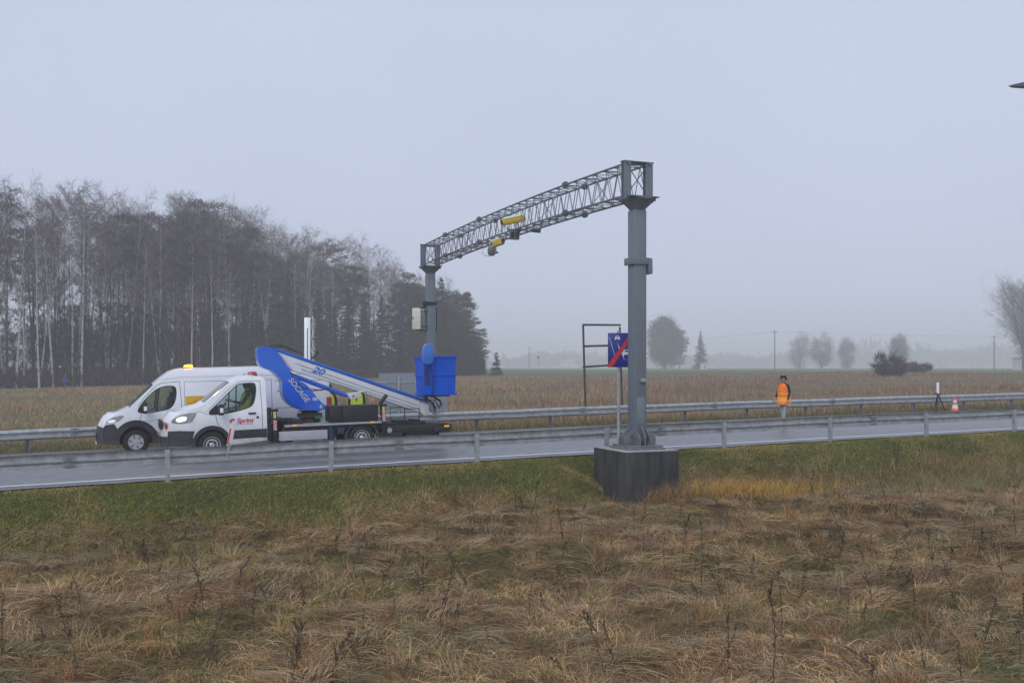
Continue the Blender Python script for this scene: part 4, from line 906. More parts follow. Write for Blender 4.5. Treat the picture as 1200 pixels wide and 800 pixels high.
# white upright mast with a tangled cable chain, standing behind the van
ml = P(3.7, 32.6, 0)
q = wpt(361, 372, 32.0); t = thing('cable_mast', 'white upright mast with ragged cable chain, rising above the blue boom', 'mast', (q.x, q.y, gz(q.x, q.y)), (0, 0, .1))
h_ = q.z-t.location.z
mb = MB(); mb.bb((-.12, -.05, -.3), (.08, .06, h_)); mb.build('mast_profile', m_white, t, bevel=.01)
mb = MB(); mb.bb((-.03, -.0535, .6), (.0, -.0505, h_-.35)); mb.bb((.071, -.03, .3), (.10, .03, h_-.1)); mb.build('groove', m_dgrey, t)
mb = MB(); pts = [(.15+.02*math.sin(k*2.1), -.02+.02*math.cos(k*1.7), .8+k*(h_-.75)/26) for k in range(27)]; mb.tube(pts, .032, 5)
for k in range(80):
    z = .9+random.random()*(h_-.95); r = random.uniform(.02, .05); mb.box((.17+random.uniform(-.02, .035), random.uniform(-.04, .04), z), (r*1.3, r, r*2), (random.random(), random.random(), random.random()))
mb.build('cable_chain', mat('dirty_chain', (.66, .65, .60), .7, col2=(.24, .25, .20), vscale=14), t)
mb = MB(); mb.tube([(-.75, -.1, h_-1.78), (-.35, -.1, h_-1.72), (-.08, -.08, h_-1.6), (-.03, -.08, h_-1.42)], .03, 6); mb.build('hook_arm', m_black, t)

# ------------------------------------------------------------------ people
m_skin = mat('skin', (.45, .26, .19), .55); m_jk = mat('dark_jacket', (.016, .015, .020), .8, var=.3, bump=.2); m_jeans = mat('pale_grey_trousers', (.30, .34, .38), .85, var=.18, vscale=9, bump=.2); m_boot = mat('dark_boot', (.02, .018, .016), .7)
m_navy = mat('navy_trousers', (.02, .025, .045), .85, var=.2)
def limbs(J):
    return J
def person(label, loc, heading, vest, trousers, pose, cap=True, vest_stripes=True, H=1.78, group=None, seated=False, vest_part=True, wide=1.0, vneck=False):
    """body faces local +X; left side is +Y"""
    t = thing('person', label, 'person', loc, (0, 0, heading), group)
    V, R, E, N = [], [], [], {}
    def add(name, co, r, par=None):
        N[name] = len(V); V.append(Vector(co)); R.append(r if isinstance(r, tuple) else (r, r))
        if par is not None: E.append((N[par], N[name]))
    p = pose
    add('pelvis', p.get('pelvis', (0, 0, .95)), (.125, .155)); B = V[0]
    lean = p.get('lean', 0)
    def up(dz, dx=0): return B+Vector((dx+lean*dz, 0, dz))
    add('belly', up(.16), (.115, .145), 'pelvis'); add('chest', up(.36), (.12, .165), 'belly'); add('upper', up(.50), (.095, .13), 'chest'); add('neck', up(.585, .01), .052, 'upper')
    hd = p.get('nod', 0)
    add('jaw', up(.65, .02+hd), (.068, .06), 'neck'); add('skull', up(.72, .015+hd), (.095, .078), 'jaw'); add('crown', up(.79, .005+hd), (.07, .062), 'skull'); add('nose', up(.695, .118+hd), .014, 'skull')
    for sg, nm in ((1, 'l'), (-1, 'r')):
        sh = up(.475)+Vector((0, sg*.185, 0)); add(nm+'sh', sh, .062, 'upper')
        el, wr = p[nm+'arm']; el, wr = Vector(el), Vector(wr)
        add(nm+'el', el, .043, nm+'sh'); add(nm+'fa', el.lerp(wr, .4), .041, nm+'el'); add(nm+'wr', wr, .027, nm+'fa')
        dr = (wr-el).normalized(); side = Vector((0, 1, 0)) if abs(dr.y) < .8 else Vector((1, 0, 0)); fwd = dr.cross(side).normalized(); 
        pal = wr+dr*.05; add(nm+'pl', pal, (.030, .018), nm+'wr')
        add(nm+'k', wr+dr*.085, (.034, .016), nm+'pl')
        hx = Vector((1, 0, 0)) if abs(dr.x) < .7 else Vector((0, 0, 1))
        hx = (hx-dr*hx.dot(dr)).normalized(); curl = dr.cross(hx)*(-sg)*.012
        for i, (o_, L_) in enumerate(((-.027, .062), (-.009, .076), (.009, .072), (.026, .056))):
            a = wr+dr*.10+hx*o_; b1 = a+dr*L_*.5+curl*.6; c1 = a+dr*L_+curl*2.2
            add(f'{nm}f{i}a', a, .009, nm+'k'); add(f'{nm}f{i}b', b1, .0082, f'{nm}f{i}a'); add(f'{nm}f{i}c', c1, .0072, f'{nm}f{i}b')
        a = wr+dr*.04+hx*.036; add(nm+'ta', a, .011, nm+'pl'); add(nm+'tb', a+dr*.04+hx*.016, .0095, nm+'ta')
        hp = B+Vector((0, sg*.09, -.05)); kn, an = p[nm+'leg']; kn, an = Vector(kn), Vector(an)
        add(nm+'hp', hp, .088, 'pelvis'); add(nm+'th', hp.lerp(kn, .5), .076, nm+'hp'); add(nm+'kn', kn, .056, nm+'th'); add(nm+'cf', kn.lerp(an, .35), .055, nm+'kn'); add(nm+'an', an, .040, nm+'cf')
        fd = Vector((1, 0, 0)); add(nm+'he', an+Vector((-.03, 0, -.05)), .035, nm+'an'); add(nm+'bl', an+fd*.10+Vector((0, 0, -.055)), (.032, .045), nm+'an'); add(nm+'to', an+fd*.17+Vector((0, 0, -.06)), (.024, .038), nm+'bl')
    me = bpy.data.meshes.new('body'); me.from_pydata(V, E, [])
    ob = bpy.data.objects.new('skin_tmp', me); COL.objects.link(ob)
    bm = bmesh.new(); bm.from_mesh(me); sl = bm.verts.layers.skin.verify(); bm.verts.ensure_lookup_table()
    for i, v in enumerate(bm.verts): v[sl].radius = R[i]; v[sl].use_root = (i == 0)
    bm.to_mesh(me); bm.free()
    ob.modifiers.new('skin', 'SKIN').use_smooth_shade = True
    sub = ob.modifiers.new('sub', 'SUBSURF'); sub.levels = 2; sub.render_levels = 2
    dg = bpy.context.evaluated_depsgraph_get(); nm_ = bpy.data.meshes.new_from_object(ob.evaluated_get(dg))
    bpy.data.objects.remove(ob)
    nm_.materials.clear()
    for q in (m_jk, trousers, m_skin, m_boot): nm_.materials.append(q)
    hips = B.z-.02
    wr1, wr2 = V[N['lwr']], V[N['rwr']]; an1, an2 = V[N['lan']], V[N['ran']]; nk = V[N['neck']]
    arms = [(V[N[s+'sh']], V[N[s+'el']], V[N[s+'wr']]) for s in 'lr']
    def seg_d(c, a, b): ab = b-a; k = max(0, min(1, (c-a).dot(ab)/ab.length_squared)); return (c-a-ab*k).length
    legs = [(V[N[s+'hp']], V[N[s+'kn']], V[N[s+'an']]) for s in 'lr']
    for f in nm_.polygons:
        c = f.center
        dl_ = min(min(seg_d(c, a, b), seg_d(c, b, d_)) for a, b, d_ in legs); da = min(min(seg_d(c, a, b), seg_d(c, b, d_)) for a, b, d_ in arms)
        dt = seg_d(c, B+Vector((0, 0, .05)), nk)
        hand = min((c-(w_+(w_-e_).normalized()*.08)).length for (s_, e_, w_) in arms)
        if hand < .105 and (c.z < nk.z): mi = 2
        elif c.z > nk.z+.015: mi = 2
        elif min((c-an1).length, (c-an2).length) < .12 or c.z < min(an1.z, an2.z): mi = 3
        elif dl_ < min(dt, da)+.0 and c.z < B.z+.04: mi = 1
        else: mi = 0
        f.material_index = mi
        f.use_smooth = True
    body = link('body', nm_, t)
    # cap, eyes, vest
    S_ = V[N['skull']]
    mb = MB()
    for sg in (-1, 1): mb.lathe([(0, .010), (.009, .006), (.011, 0), (.009, -.006), (0, -.010)], S_+Vector((.088, sg*.032, .0)), 'x', 8)
    mb.build('eyes', m_black, t)
    if cap:
        mb = MB(); mb.lathe([(.100, .015), (.102, .04), (.09, .085), (.05, .108), (0, .114)], S_+Vector((-.005, 0, 0)), n=18)
        mb.add([S_+Vector(q) for q in ((.09, -.075, .02), (.09, .075, .02), (.205, .05, .012), (.205, -.05, .012), (.09, -.075, .03), (.09, .075, .03), (.205, .05, .018), (.205, -.05, .018))], [(0, 1, 2, 3), (4, 7, 6, 5), (2, 6, 7, 3), (0, 3, 7, 4), (1, 5, 6, 2)])
        mb.build('cap', m_jk, t, smooth=True)
        mb = MB(); mb.lathe([(.113, -.06), (.112, .012)], S_+Vector((-.012, 0, 0)), n=14, a0=PI*.42, a1=PI*1.58); mb.build('hair', mat('dark_hair', (.02, .014, .012), .9), t)
        mb = MB(); mb.lathe([(.06, .106), (.04, .115), (0, .119)], S_+Vector((-.01, 0, 0)), n=14); mb.build('cap_button', m_pale, t)
    if vest_part:
        mb = MB(); rows = []
        def ell(z, a, b, dx=0):
            c = up(z)+Vector((dx, 0, 0)); return [(c.x+a*math.cos(k*PI/12), c.y+b*math.sin(k*PI/12), c.z) for k in range(24)]
        spec = [(-.14, .185, .235), (-.05, .18, .225), (.05, .165, .21), (.10, .162, .205), (.20, .158, .20), (.25, .158, .20), (.36, .158, .20), (.45, .150, .19), (.52, .115, .145), (.565, .072, .085)]
        for z, a, b in spec: rows.append(ell(z, a*(1+(wide-1)*min(1, max(0, (.56-z)*4))), b))
        vs = [v for r in rows for v in r]
        fs, ms = [], []
        for i in range(len(rows)-1):
            for k in range(24):
                side_k = (k % 12) in (3, 4, 7, 8, 2, 9) and i < 7
                mi = 1 if (vest_stripes and i in (1, 2, 4)) else 0
                mb.add([rows[i][k], rows[i][(k+1) % 24], rows[i+1][(k+1) % 24], rows[i+1][k]], [(0, 1, 2, 3)], mi)
        mb.build('vest', [vest, m_vstripe], t, smooth=True)
        if vneck:
            mb = MB(); mb.add([up(.56)+Vector((.085, -.07, 0)), up(.56)+Vector((.085, .07, 0)), up(.42)+Vector((.166, .045, 0)), up(.22)+Vector((.168, 0, 0)), up(.42)+Vector((.166, -.045, 0))], [(0, 1, 2, 4), (4, 2, 3)]); mb.build('jacket_front', m_jk, t)
    return t
m_vorange = mat('hi_vis_orange', (.95, .20, .015), .7, var=.1, bump=.3, bscale=18); m_vstripe = mat('vest_stripe', (.90, .42, .03), .5); m_vyellow = mat('hi_vis_yellow', (.62, .80, .05), .7, var=.08)
stand = dict(larm=((-.03, .235, 1.20), (.03, .245, .93)), rarm=((-.03, -.235, 1.20), (.03, -.245, .93)), lleg=((.03, .09, .50), (-.02, .095, .09)), rleg=((.03, -.09, .50), (0, -.10, .09)))
walk = dict(stand); walk.update(lleg=((.10, .085, .50), (.13, .09, .09)), rleg=((-.01, -.09, .50), (-.14, -.09, .10)), larm=((-.02, .215, 1.20), (.06, .222, .95)), rarm=((.06, -.215, 1.21), (.20, -.2, 1.02)), lean=.02, nod=.01)
person('person in orange safety vest, dark cap and pale trousers standing on the road alone', P(20.2, 26.35, .012), PI+TH+.15, m_vorange, m_jeans, walk, H=1.8, wide=1.38)
person('person in yellow safety vest half hidden between truck storage box and boom', P(6.85, 30.4, .012), PI/2+.1+PI, m_vyellow, m_navy, stand, vest_stripes=False, vneck=True)
person('person in yellow safety vest mostly hidden behind the white van rear corner', P(5.93, 30.3, .012), PI/2+PI, m_vyellow, m_navy, stand, vest_stripes=False)
# driver in the truck's cab
sit = dict(pelvis=(0, 0, .55), lean=-.06, larm=((.12, .24, .80), (.36, .17, .86)), rarm=((.12, -.24, .80), (.36, -.17, .86)), lleg=((.42, .12, .58), (.52, .12, .18)), rleg=((.42, -.12, .58), (.50, -.12, .18)))
drv = person('person in yellow vest sitting at the wheel inside the truck cab', truck.matrix_world @ Vector((0, 0, 0)), 0, m_vyellow, m_navy, sit, cap=False, vest_stripes=False)
Mt = Matrix.Translation(truck.location) @ Euler(truck.rotation_euler).to_matrix().to_4x4()
lw = Mt @ Vector((2.0, .53, .60)); drv.location = lw; drv.rotation_euler = (0, 0, TH+PI)
mb = MB(); mb.lathe([(.105, -.02), (.108, .04), (.09, .09), (.05, .115), (0, .12)], Vector((-.03, 0, 1.27)), n=16); mb.build('hair', mat('brown_hair', (.03, .02, .014), .9), drv, smooth=True)
# ------------------------------------------------------------------ trees
def ribbon_arrays(A, B, W, rng, cross=False):
    """quads from points A to B (n,3) with width W (n,) turned at random"""
    n = len(A); D = B-A; D /= np.linalg.norm(D, axis=1, keepdims=True)+1e-9
    Rn = rng.normal(size=(n, 3)); S = np.cross(D, Rn); S /= np.linalg.norm(S, axis=1, keepdims=True)+1e-9
    S = S*W[:, None]/2
    V = np.stack([A-S, A+S, B+S*.5, B-S*.5], 1).reshape(-1, 3)
    return V, np.arange(4*n).reshape(n, 4)
m_birch = mat('birch_bark', (.30, .29, .28), .8, col2=(.52, .51, .49), vscale=5, stretch=(1, 1, .5))
nb, lb = m_birch.node_tree.nodes, m_birch.node_tree.links
tb = nb.new('ShaderNodeTexNoise'); tb.inputs['Scale'].default_value = 2.2; tb.inputs['Detail'].default_value = 5
mpb = nb.new('ShaderNodeMapping'); mpb.inputs['Scale'].default_value = (1, 1, 1.6); tcb = nb.new('ShaderNodeTexCoord'); lb.new(tcb.outputs['Object'], mpb.inputs[0]); lb.new(mpb.outputs[0], tb.inputs[0])
rb = nb.new('ShaderNodeValToRGB'); rb.color_ramp.elements[0].position = .56; rb.color_ramp.elements[1].position = .64; lb.new(tb.outputs['Fac'], rb.inputs[0])
mb_ = nb.new('ShaderNodeMix'); mb_.data_type = 'RGBA'; mb_.inputs[7].default_value = (.055, .05, .048, 1); lb.new(rb.outputs[0], mb_.inputs[0])
old = nb['Principled BSDF'].inputs['Base Color'].links[0].from_socket; lb.new(old, mb_.inputs[6]); lb.new(mb_.outputs[2], nb['Principled BSDF'].inputs['Base Color'])
m_bark = mat('dark_bark', (.030, .027, .026), .9, col2=(.060, .053, .050), vscale=3)
m_pinebark = mat('pine_bark', (.055, .042, .035), .9, col2=(.12, .08, .055), vscale=2)
m_twig = mat('birch_twigs', (.085, .058, .052), .9, col2=(.13, .095, .085), vscale=.5)
m_twig2 = mat('grey_twigs', (.050, .044, .042), .9, col2=(.078, .070, .064), vscale=.4)
m_need = mat('spruce_needles', (.018, .036, .022), .8, col2=(.040, .064, .038), vscale=1.2)
m_need2 = mat('pine_needles', (.030, .050, .030), .8, col2=(.058, .082, .048), vscale=1.0)
m_bush = mat('bush_twigs', (.032, .027, .024), .9, col2=(.055, .046, .038), vscale=.8)
def trunk_line(H, sway, rng, n=9):
    pts = [Vector((0, 0, -.4))]; x = y = 0; dx, dy = rng.normal()*sway, rng.normal()*sway
    for i in range(1, n+1):
        z = H*i/n; x += dx*H/n+rng.normal()*sway*.5*H/n; y += dy*H/n+rng.normal()*sway*.5*H/n; pts.append(Vector((x, y, z)))
    return pts
def at_h(pts, z):
    for a, b in zip(pts, pts[1:]):
        if a.z <= z <= b.z: return a.lerp(b, (z-a.z)/(b.z-a.z))
    return pts[-1]
def bare_tree(name, label, cat, H, seed, bark, twig, crown0=.34, spread=.17, limbs=34, r=.13, sway=.02, droop=.3, fork=0, dens_=1.0, group=None, tw=.028):
    rng = np.random.default_rng(seed); pts = trunk_line(H, sway, rng)
    root = thing(name, label, cat, group=group)
    mb = MB(); k = len(pts); mb.tube(pts, [r*(1.25 if i == 0 else 1)*(1-.93*(max(0, i-1)/(k-2))**.9) for i in range(k)], 7)
    A, Bm, W = [], [], []
    lines = [pts]
    for f in range(fork):
        z0 = H*rng.uniform(.12, .4); p0 = at_h(pts, z0); a = rng.uniform(0, 2*PI); d = Vector((math.cos(a)*.22, math.sin(a)*.22, 1)).normalized()
        L = (H-z0)*rng.uniform(.75, .95); q = [p0+d*L*t+Vector((0, 0, .15*L*t*t)) for t in np.linspace(0, 1, 6)]
        mb.tube(q, [r*.6*(1-.9*t) for t in np.linspace(0, 1, 6)], 6); lines.append(q)
    for li, ln in enumerate(lines):
        for i in range(limbs if li == 0 else limbs//2):
            f = rng.uniform(0, 1)**.8; z0 = H*(crown0+(.97-crown0)*f)
            if ln[0].z > z0-.5: z0 = ln[0].z+1+(H*.9-ln[0].z-1)*f
            p0 = at_h(ln, z0); a = rng.uniform(0, 2*PI)
            L = H*spread*(.35+1.2*math.sin(PI*min(1, .12+.80*(1-f)+.05)))*rng.uniform(.6, 1.1)
            el = math.radians(rng.uniform(35, 68))
            d = Vector((math.cos(a)*math.cos(el), math.sin(a)*math.cos(el), math.sin(el)))
            q = [p0+d*L*t+Vector((rng.normal()*.05*L*t, rng.normal()*.05*L*t, -.12*L*t*t)) for t in np.linspace(0, 1, 5)]
            mb.tube(q, [r*.30*(1-f*.5)*(1-.85*t) for t in np.linspace(0, 1, 5)], 4, caps=False)
            nt = int(13*dens_)
            for j in range(nt):
                t = rng.uniform(.15, 1.0); s_ = q[min(3, int(t*4))].lerp(q[min(4, int(t*4)+1)], (t*4) % 1)
                dd = (d+Vector(rng.normal(size=3))*.55).normalized(); l2 = L*rng.uniform(.22, .48)
                e_ = s_+dd*l2; A.append(s_); Bm.append(e_); W.append(tw*1.5)
                for m in range(int(6*dens_)):
                    u = rng.uniform(.1, 1); s2 = s_.lerp(e_, u); d2 = (dd*.6+Vector(rng.normal(size=3))*.6+Vector((0, 0, -droop))).normalized(); l3 = l2*rng.uniform(.3, .75)
                    A.append(s2); Bm.append(s2+d2*l3); W.append(tw)
    mb.build('trunk', bark, root, smooth=True)
    V, F = ribbon_arrays(np.array(A), np.array(Bm), np.array(W), rng)
    mesh_np('crown', V, F, twig, root)
    return root
def spruce(name, label, H, seed, R=.17, base=.04, needle=m_need, group=None, dens_=1.0):
    rng = np.random.default_rng(seed); root = thing(name, label, 'tree', group=group)
    mb = MB(); mb.tube([(0, 0, -.4), (0, 0, H*.5), (0, 0, H)], [H*.012+.02, H*.007+.01, .015], 7); mb.build('trunk', m_bark, root, smooth=True)
    A, Bm, W = [], [], []
    nw = int(H*2.6)
    for i in range(nw):
        f = (i+rng.uniform(-.3, .3))/nw; z = H*(base+(1-base)*max(0, f)); L = H*R*(1-f)**.85*rng.uniform(.85, 1.12)+.12
        nb_ = int((6+7*(1-f))*dens_)
        for j in range(nb_):
            a = rng.uniform(0, 2*PI); l = L*rng.uniform(.6, 1.15); dirv = np.array([math.cos(a), math.sin(a), rng.uniform(-.35, .05)+.35*f])
            nseg = max(2, int(l*5))
            for k in range(nseg):
                t = (k+.3)/nseg; p = np.array([0, 0, z])+dirv*l*t+np.array([0, 0, -.10*l*t*t])
                for h in range(3):
                    d = dirv*.5+rng.normal(size=3)*.45+np.array([0, 0, -.25]); A.append(p+rng.normal(size=3)*.05); Bm.append(p+d*rng.uniform(.2, .42)); W.append(rng.uniform(.10, .20))
    V, F = ribbon_arrays(np.array(A), np.array(Bm), np.array(W), rng); mesh_np('crown', V, F, needle, root)
    return root
def pine(name, label, H, seed, group=None, crown0=.5, R=.14, puffs=70, per=60, dense=False, bark=None):
    rng = np.random.default_rng(seed); pts = trunk_line(H, .012, rng); root = thing(name, label, 'tree', group=group)
    mb = MB(); k = len(pts); mb.tube(pts, [.16*(1-.85*i/(k-1)) for i in range(k)], 7)
    A, Bm, W = [], [], []
    for i in range(puffs):
        f = rng.uniform(0, 1); z = H*(crown0+(1-crown0)*f); p0 = at_h(pts, z-.3); a = rng.uniform(0, 2*PI)
        L = H*R*(.35+math.sin(PI*min(1, max(0, (.12+.72*(1-f)))))*.9)*rng.uniform(.35, 1.1)
        e_ = p0+Vector((math.cos(a)*L, math.sin(a)*L, L*rng.uniform(.0, .5)))
        mb.tube([p0, p0.lerp(e_, .5)+Vector((0, 0, .1)), e_], [.045, .03, .012], 4, caps=False)
        c = np.array(e_); s = rng.uniform(.45, .95)*(H/20)**.5
        q = c+rng.normal(size=(per, 3))*np.array([s, s, s*.45])*.6; d = rng.normal(size=(per, 3)); d[:, 2] += .4; d /= np.linalg.norm(d, axis=1, keepdims=True)
        A.append(q); Bm.append(q+d*rng.uniform(.15, .38, (per, 1))); W.append(rng.uniform(.07, .16, per))
    for i in range(10):
        z = H*rng.uniform(.03, crown0); p0 = at_h(pts, z); a = rng.uniform(0, 2*PI); L = rng.uniform(.6, 1.8); mb.tube([p0, p0+Vector((math.cos(a)*L, math.sin(a)*L, .1*L))], [.025, .008], 4, caps=False)
    mb.build('trunk', bark or m_pinebark, root, smooth=True)
    V, F = ribbon_arrays(np.concatenate(A), np.concatenate(Bm), np.concatenate(W), rng); mesh_np('crown', V, F, m_need2, root)
    return root
def bushy(name, label, W_, H, seed, m, group=None, cat='bush', n=1500):
    rng = np.random.default_rng(seed); root = thing(name, label, cat, group=group)
    A, Bm, Wd = [], [], []; mb = MB()
    for i in range(26):
        a = rng.uniform(0, 2*PI); rr = rng.uniform(0, .45)*W_; b0 = Vector((rr*math.cos(a)*.7, rr*math.sin(a)*.5, -.2)); e_ = b0+Vector((math.cos(a)*W_*rng.uniform(.05, .3), math.sin(a)*W_*.2, H*rng.uniform(.5, 1.0)*(1-.7*(rr/W_)**1.2)))
        mb.tube([b0, b0.lerp(e_, .5)+Vector(rng.normal(size=3))*.1, e_], [.05, .03, .01], 4)
        for j in range(n//26):
            t = rng.uniform(.1, 1); p = b0.lerp(e_, t); d = Vector(rng.normal(size=3)); d.z = abs(d.z)*.8; d = d.normalized(); A.append(p); Bm.append(p+d*rng.uniform(.25, .9)*H*.3); Wd.append(.035)
    mb.build('stems', m_bark, root)
    V, F = ribbon_arrays(np.array(A), np.array(Bm), np.array(Wd), rng); mesh_np('foliage', V, F, m, root)
    return root

# the wood beyond the vans; each kind is built a few times and then copied
GB, GD, GS_, GP_ = 'bare birches of the wood beyond the road', 'dark slender bare trees of the wood', 'dark spruces of the wood', 'pines of the wood'
LB = ['bare birch with pale spotted trunk, inside the wood beyond the road', 'slender bare birch with reddish twigs towards the wood middle', 'pale crooked birch at the wood edge left of the vans']
LD = 'thin dark bare trunk with a fine grey crown in the wood'
LS = 'dark green spruce reaching to the ground in the wood'
LP_ = 'tall pine with a bare lower trunk and dark tufts in the wood'
birches = [bare_tree('birch_tree', LB[0], 'tree', 24, 11, m_birch, m_twig, .30, .13, 30, .15, .016, group=GB, dens_=.85, tw=.020),
           bare_tree('birch_tree', LB[0], 'tree', 24, 12, m_birch, m_twig, .42, .12, 26, .13, .022, group=GB, dens_=.8, tw=.020),
           bare_tree('birch_tree', LB[0], 'tree', 24, 13, m_birch, m_twig, .25, .14, 28, .15, .028, fork=1, group=GB, dens_=.8, tw=.020)]
darks = [bare_tree('slender_tree', LD, 'tree', 22, 21, m_bark, m_twig2, .40, .10, 24, .10, .015, group=GD, dens_=.75, tw=.022),
         bare_tree('slender_tree', LD, 'tree', 22, 22, m_bark, m_twig, .18, .11, 30, .12, .02, group=GD, dens_=.75, tw=.022),
         bare_tree('slender_tree', LD, 'tree', 22, 23, m_bark, m_twig2, .26, .11, 24, .11, .02, fork=1, group=GD, dens_=.75, tw=.022)]
saplings = [bare_tree('young_tree', 'thin bare young tree filling the lower storey of the wood', 'tree', 9, 24+k, m_bark, m_bush, .08, .17, 26, .045, .03, fork=k, group='bare young trees low in the wood', dens_=.8, tw=.030) for k in (0, 1)]
spruces = [spruce('spruce_tree', LS, 16, 31, .17, group=GS_), spruce('spruce_tree', LS, 16, 32, .20, .02, group=GS_)]
pines = [pine('pine_tree', LP_, 22, 41, GP_, .52, .13), pine('pine_tree', LP_, 22, 42, GP_, .62, .12, 60)]
broad_pines = [pine('pine_tree', 'broad bushy pine on the right edge of the wood behind the gantry', 15, 43, 'bushy pines at the right edge of the wood', .08, .26, 170, 90), pine('pine_tree', 'broad bushy pine on the right edge of the wood behind the gantry', 15, 44, 'bushy pines at the right edge of the wood', .12, .24, 150, 90)]
rs = np.random.default_rng(5)
edge = [(-130, 112), (0, 116), (150, 128), (300, 143), (440, 165), (570, 190)]
tops = [(-130, 205), (0, 218), (30, 208), (60, 232), (90, 212), (130, 238), (180, 250), (230, 236), (290, 256), (330, 275), (380, 287), (430, 292), (460, 312), (500, 328), (540, 350), (560, 395), (575, 425)]
used = set()
def place(proto, x, y, h0, h, label=None, tilt=0):
    z = gz(x, y); sc = h/h0; a = rs.uniform(0, 2*PI); kx = sc*rs.uniform(.9, 1.1)
    rot = (rs.normal()*.015, rs.normal()*.015, a)
    if id(proto) not in used:
        used.add(id(proto)); proto.location = (x, y, z-.1); proto.rotation_euler = rot; proto.scale = (kx, kx, sc)
        if label: proto['label'] = label
        return proto
    o = copy_tree(proto, (x, y, z-.1), rot, label, (kx, kx, sc)); return o
n_f = 0
for i in range(300):
    px = -130+690*rs.uniform()
    dpt = 62*rs.uniform()**1.1 if px < 300 else 40*rs.uniform()**1.1
    Y0 = np.interp(px, [e[0] for e in edge], [e[1] for e in edge]); y = Y0+dpt+rs.uniform(0, 1.5); x = (px-600)*Y0/1136+rs.uniform(-1, 1)+dpt*.05
    ppx = 600+1136*x/y
    topy = np.interp(ppx, [e[0] for e in tops], [e[1] for e in tops])
    hmax = (430-topy)*y/1136+CAM_H-gz(x, y)
    h = hmax*rs.uniform(.80, 1.04)
    if px < 270: kind = rs.choice(['b', 'd', 's', 'p'], p=[.42, .44, .07, .07])
    elif px < 470: kind = rs.choice(['b', 'd', 's', 'p'], p=[.40, .22, .33, .05])
    else: kind = rs.choice(['b', 'd', 's', 'w'], p=[.10, .05, .62, .23])
    if h > 17 and kind == 'w': kind = 'b'
    if kind == 'b': place(birches[rs.integers(3)], x, y, 24, h)
    elif kind == 'd': place(darks[rs.integers(3)], x, y, 22, h*.95)
    elif kind == 's': place(spruces[rs.integers(2)], x, y, 16, min(h*.92, rs.uniform(9, 17) if px < 480 else 15))
    elif kind == 'p': place(pines[rs.integers(2)], x, y, 22, h*.98)
    else: place(broad_pines[rs.integers(2)], x, y, 15, h)
# the wood's dense front row of young spruces from the truck to its right end
for px, y, h, k in [(285, 143, 11, 0), (300, 146, 13, 1), (318, 147, 12, 0), (335, 149, 14, 1), (352, 150, 12.5, 0), (372, 153, 14.5, 1), (392, 156, 12, 0), (410, 159, 15, 1), (428, 162, 13, 0), (447, 165, 14, 1), (468, 169, 13, 0)]:
    place(spruces[k], (px-600)*y/1136, y, 16, h)
for px, y, tp in [(508, 167, 372), (525, 169, 384), (535, 171, 372), (549, 174, 398), (558, 177, 408), (566, 181, 416), (490, 166, 380), (482, 170, 330), (500, 173, 335), (516, 175, 332), (530, 178, 345), (543, 180, 362), (553, 182, 388), (562, 184, 405), (520, 171, 368), (538, 173, 380), (497, 168, 362)]:
    x = (px-600)*y/1136; hh_ = (430-tp)*y/1136+CAM_H-gz(x, y); (place(broad_pines[rs.integers(2)], x, y, 15, hh_*.9) if rs.uniform() < .45 else place(spruces[rs.integers(2)], x, y, 16, hh_*rs.uniform(.92, 1.1)))
for i in range(200):
    px = rs.uniform(-130, 330); Y0 = np.interp(px, [e[0] for e in edge], [e[1] for e in edge]); y = Y0+rs.uniform(1, 42); place(saplings[i % 2], (px-600)*Y0/1136, y, 9, rs.uniform(4.5, 11))
for k in range(20):
    px = rs.uniform(-100, 300); Y0 = np.interp(px, [e[0] for e in edge], [e[1] for e in edge]); y = Y0+rs.uniform(-2, 5); x = (px-600)*y/1136; topy = np.interp(px, [e[0] for e in tops], [e[1] for e in tops]); place(birches[k % 3], x, y, 24, ((430-topy)*y/1136+CAM_H-gz(x, y))*rs.uniform(.72, .98), tilt=1)
# undergrowth of the wood
q = 26000; pxs = rs.uniform(-150, 565, q); Y0 = np.interp(pxs, [e[0] for e in edge], [e[1] for e in edge]); dp = rs.uniform(-1.5, 30, q); y = Y0+dp; x = (pxs-600)*Y0/1136
hh = .8+3.6*fbm(x*.15, y*.15, 71, 3)*rs.uniform(.3, 1, q); s_, p_ = s_p(x, y); zz = ground_z(s_, p_)
A = np.stack([x, y, zz-.1], 1)+np.stack([0*x, 0*x, hh*rs.uniform(0, .6, q)], 1); D = rs.normal(size=(q, 3))*.35; D[:, 2] = 1; B_ = A+D*hh[:, None]*.6
V, F = ribbon_arrays(A, B_, rs.uniform(.05, .13, q), rs); tag(mesh_np('undergrowth', V, F, m_bush), 'dark brown undergrowth of twigs and weeds under the wood', 'undergrowth', kind='stuff')

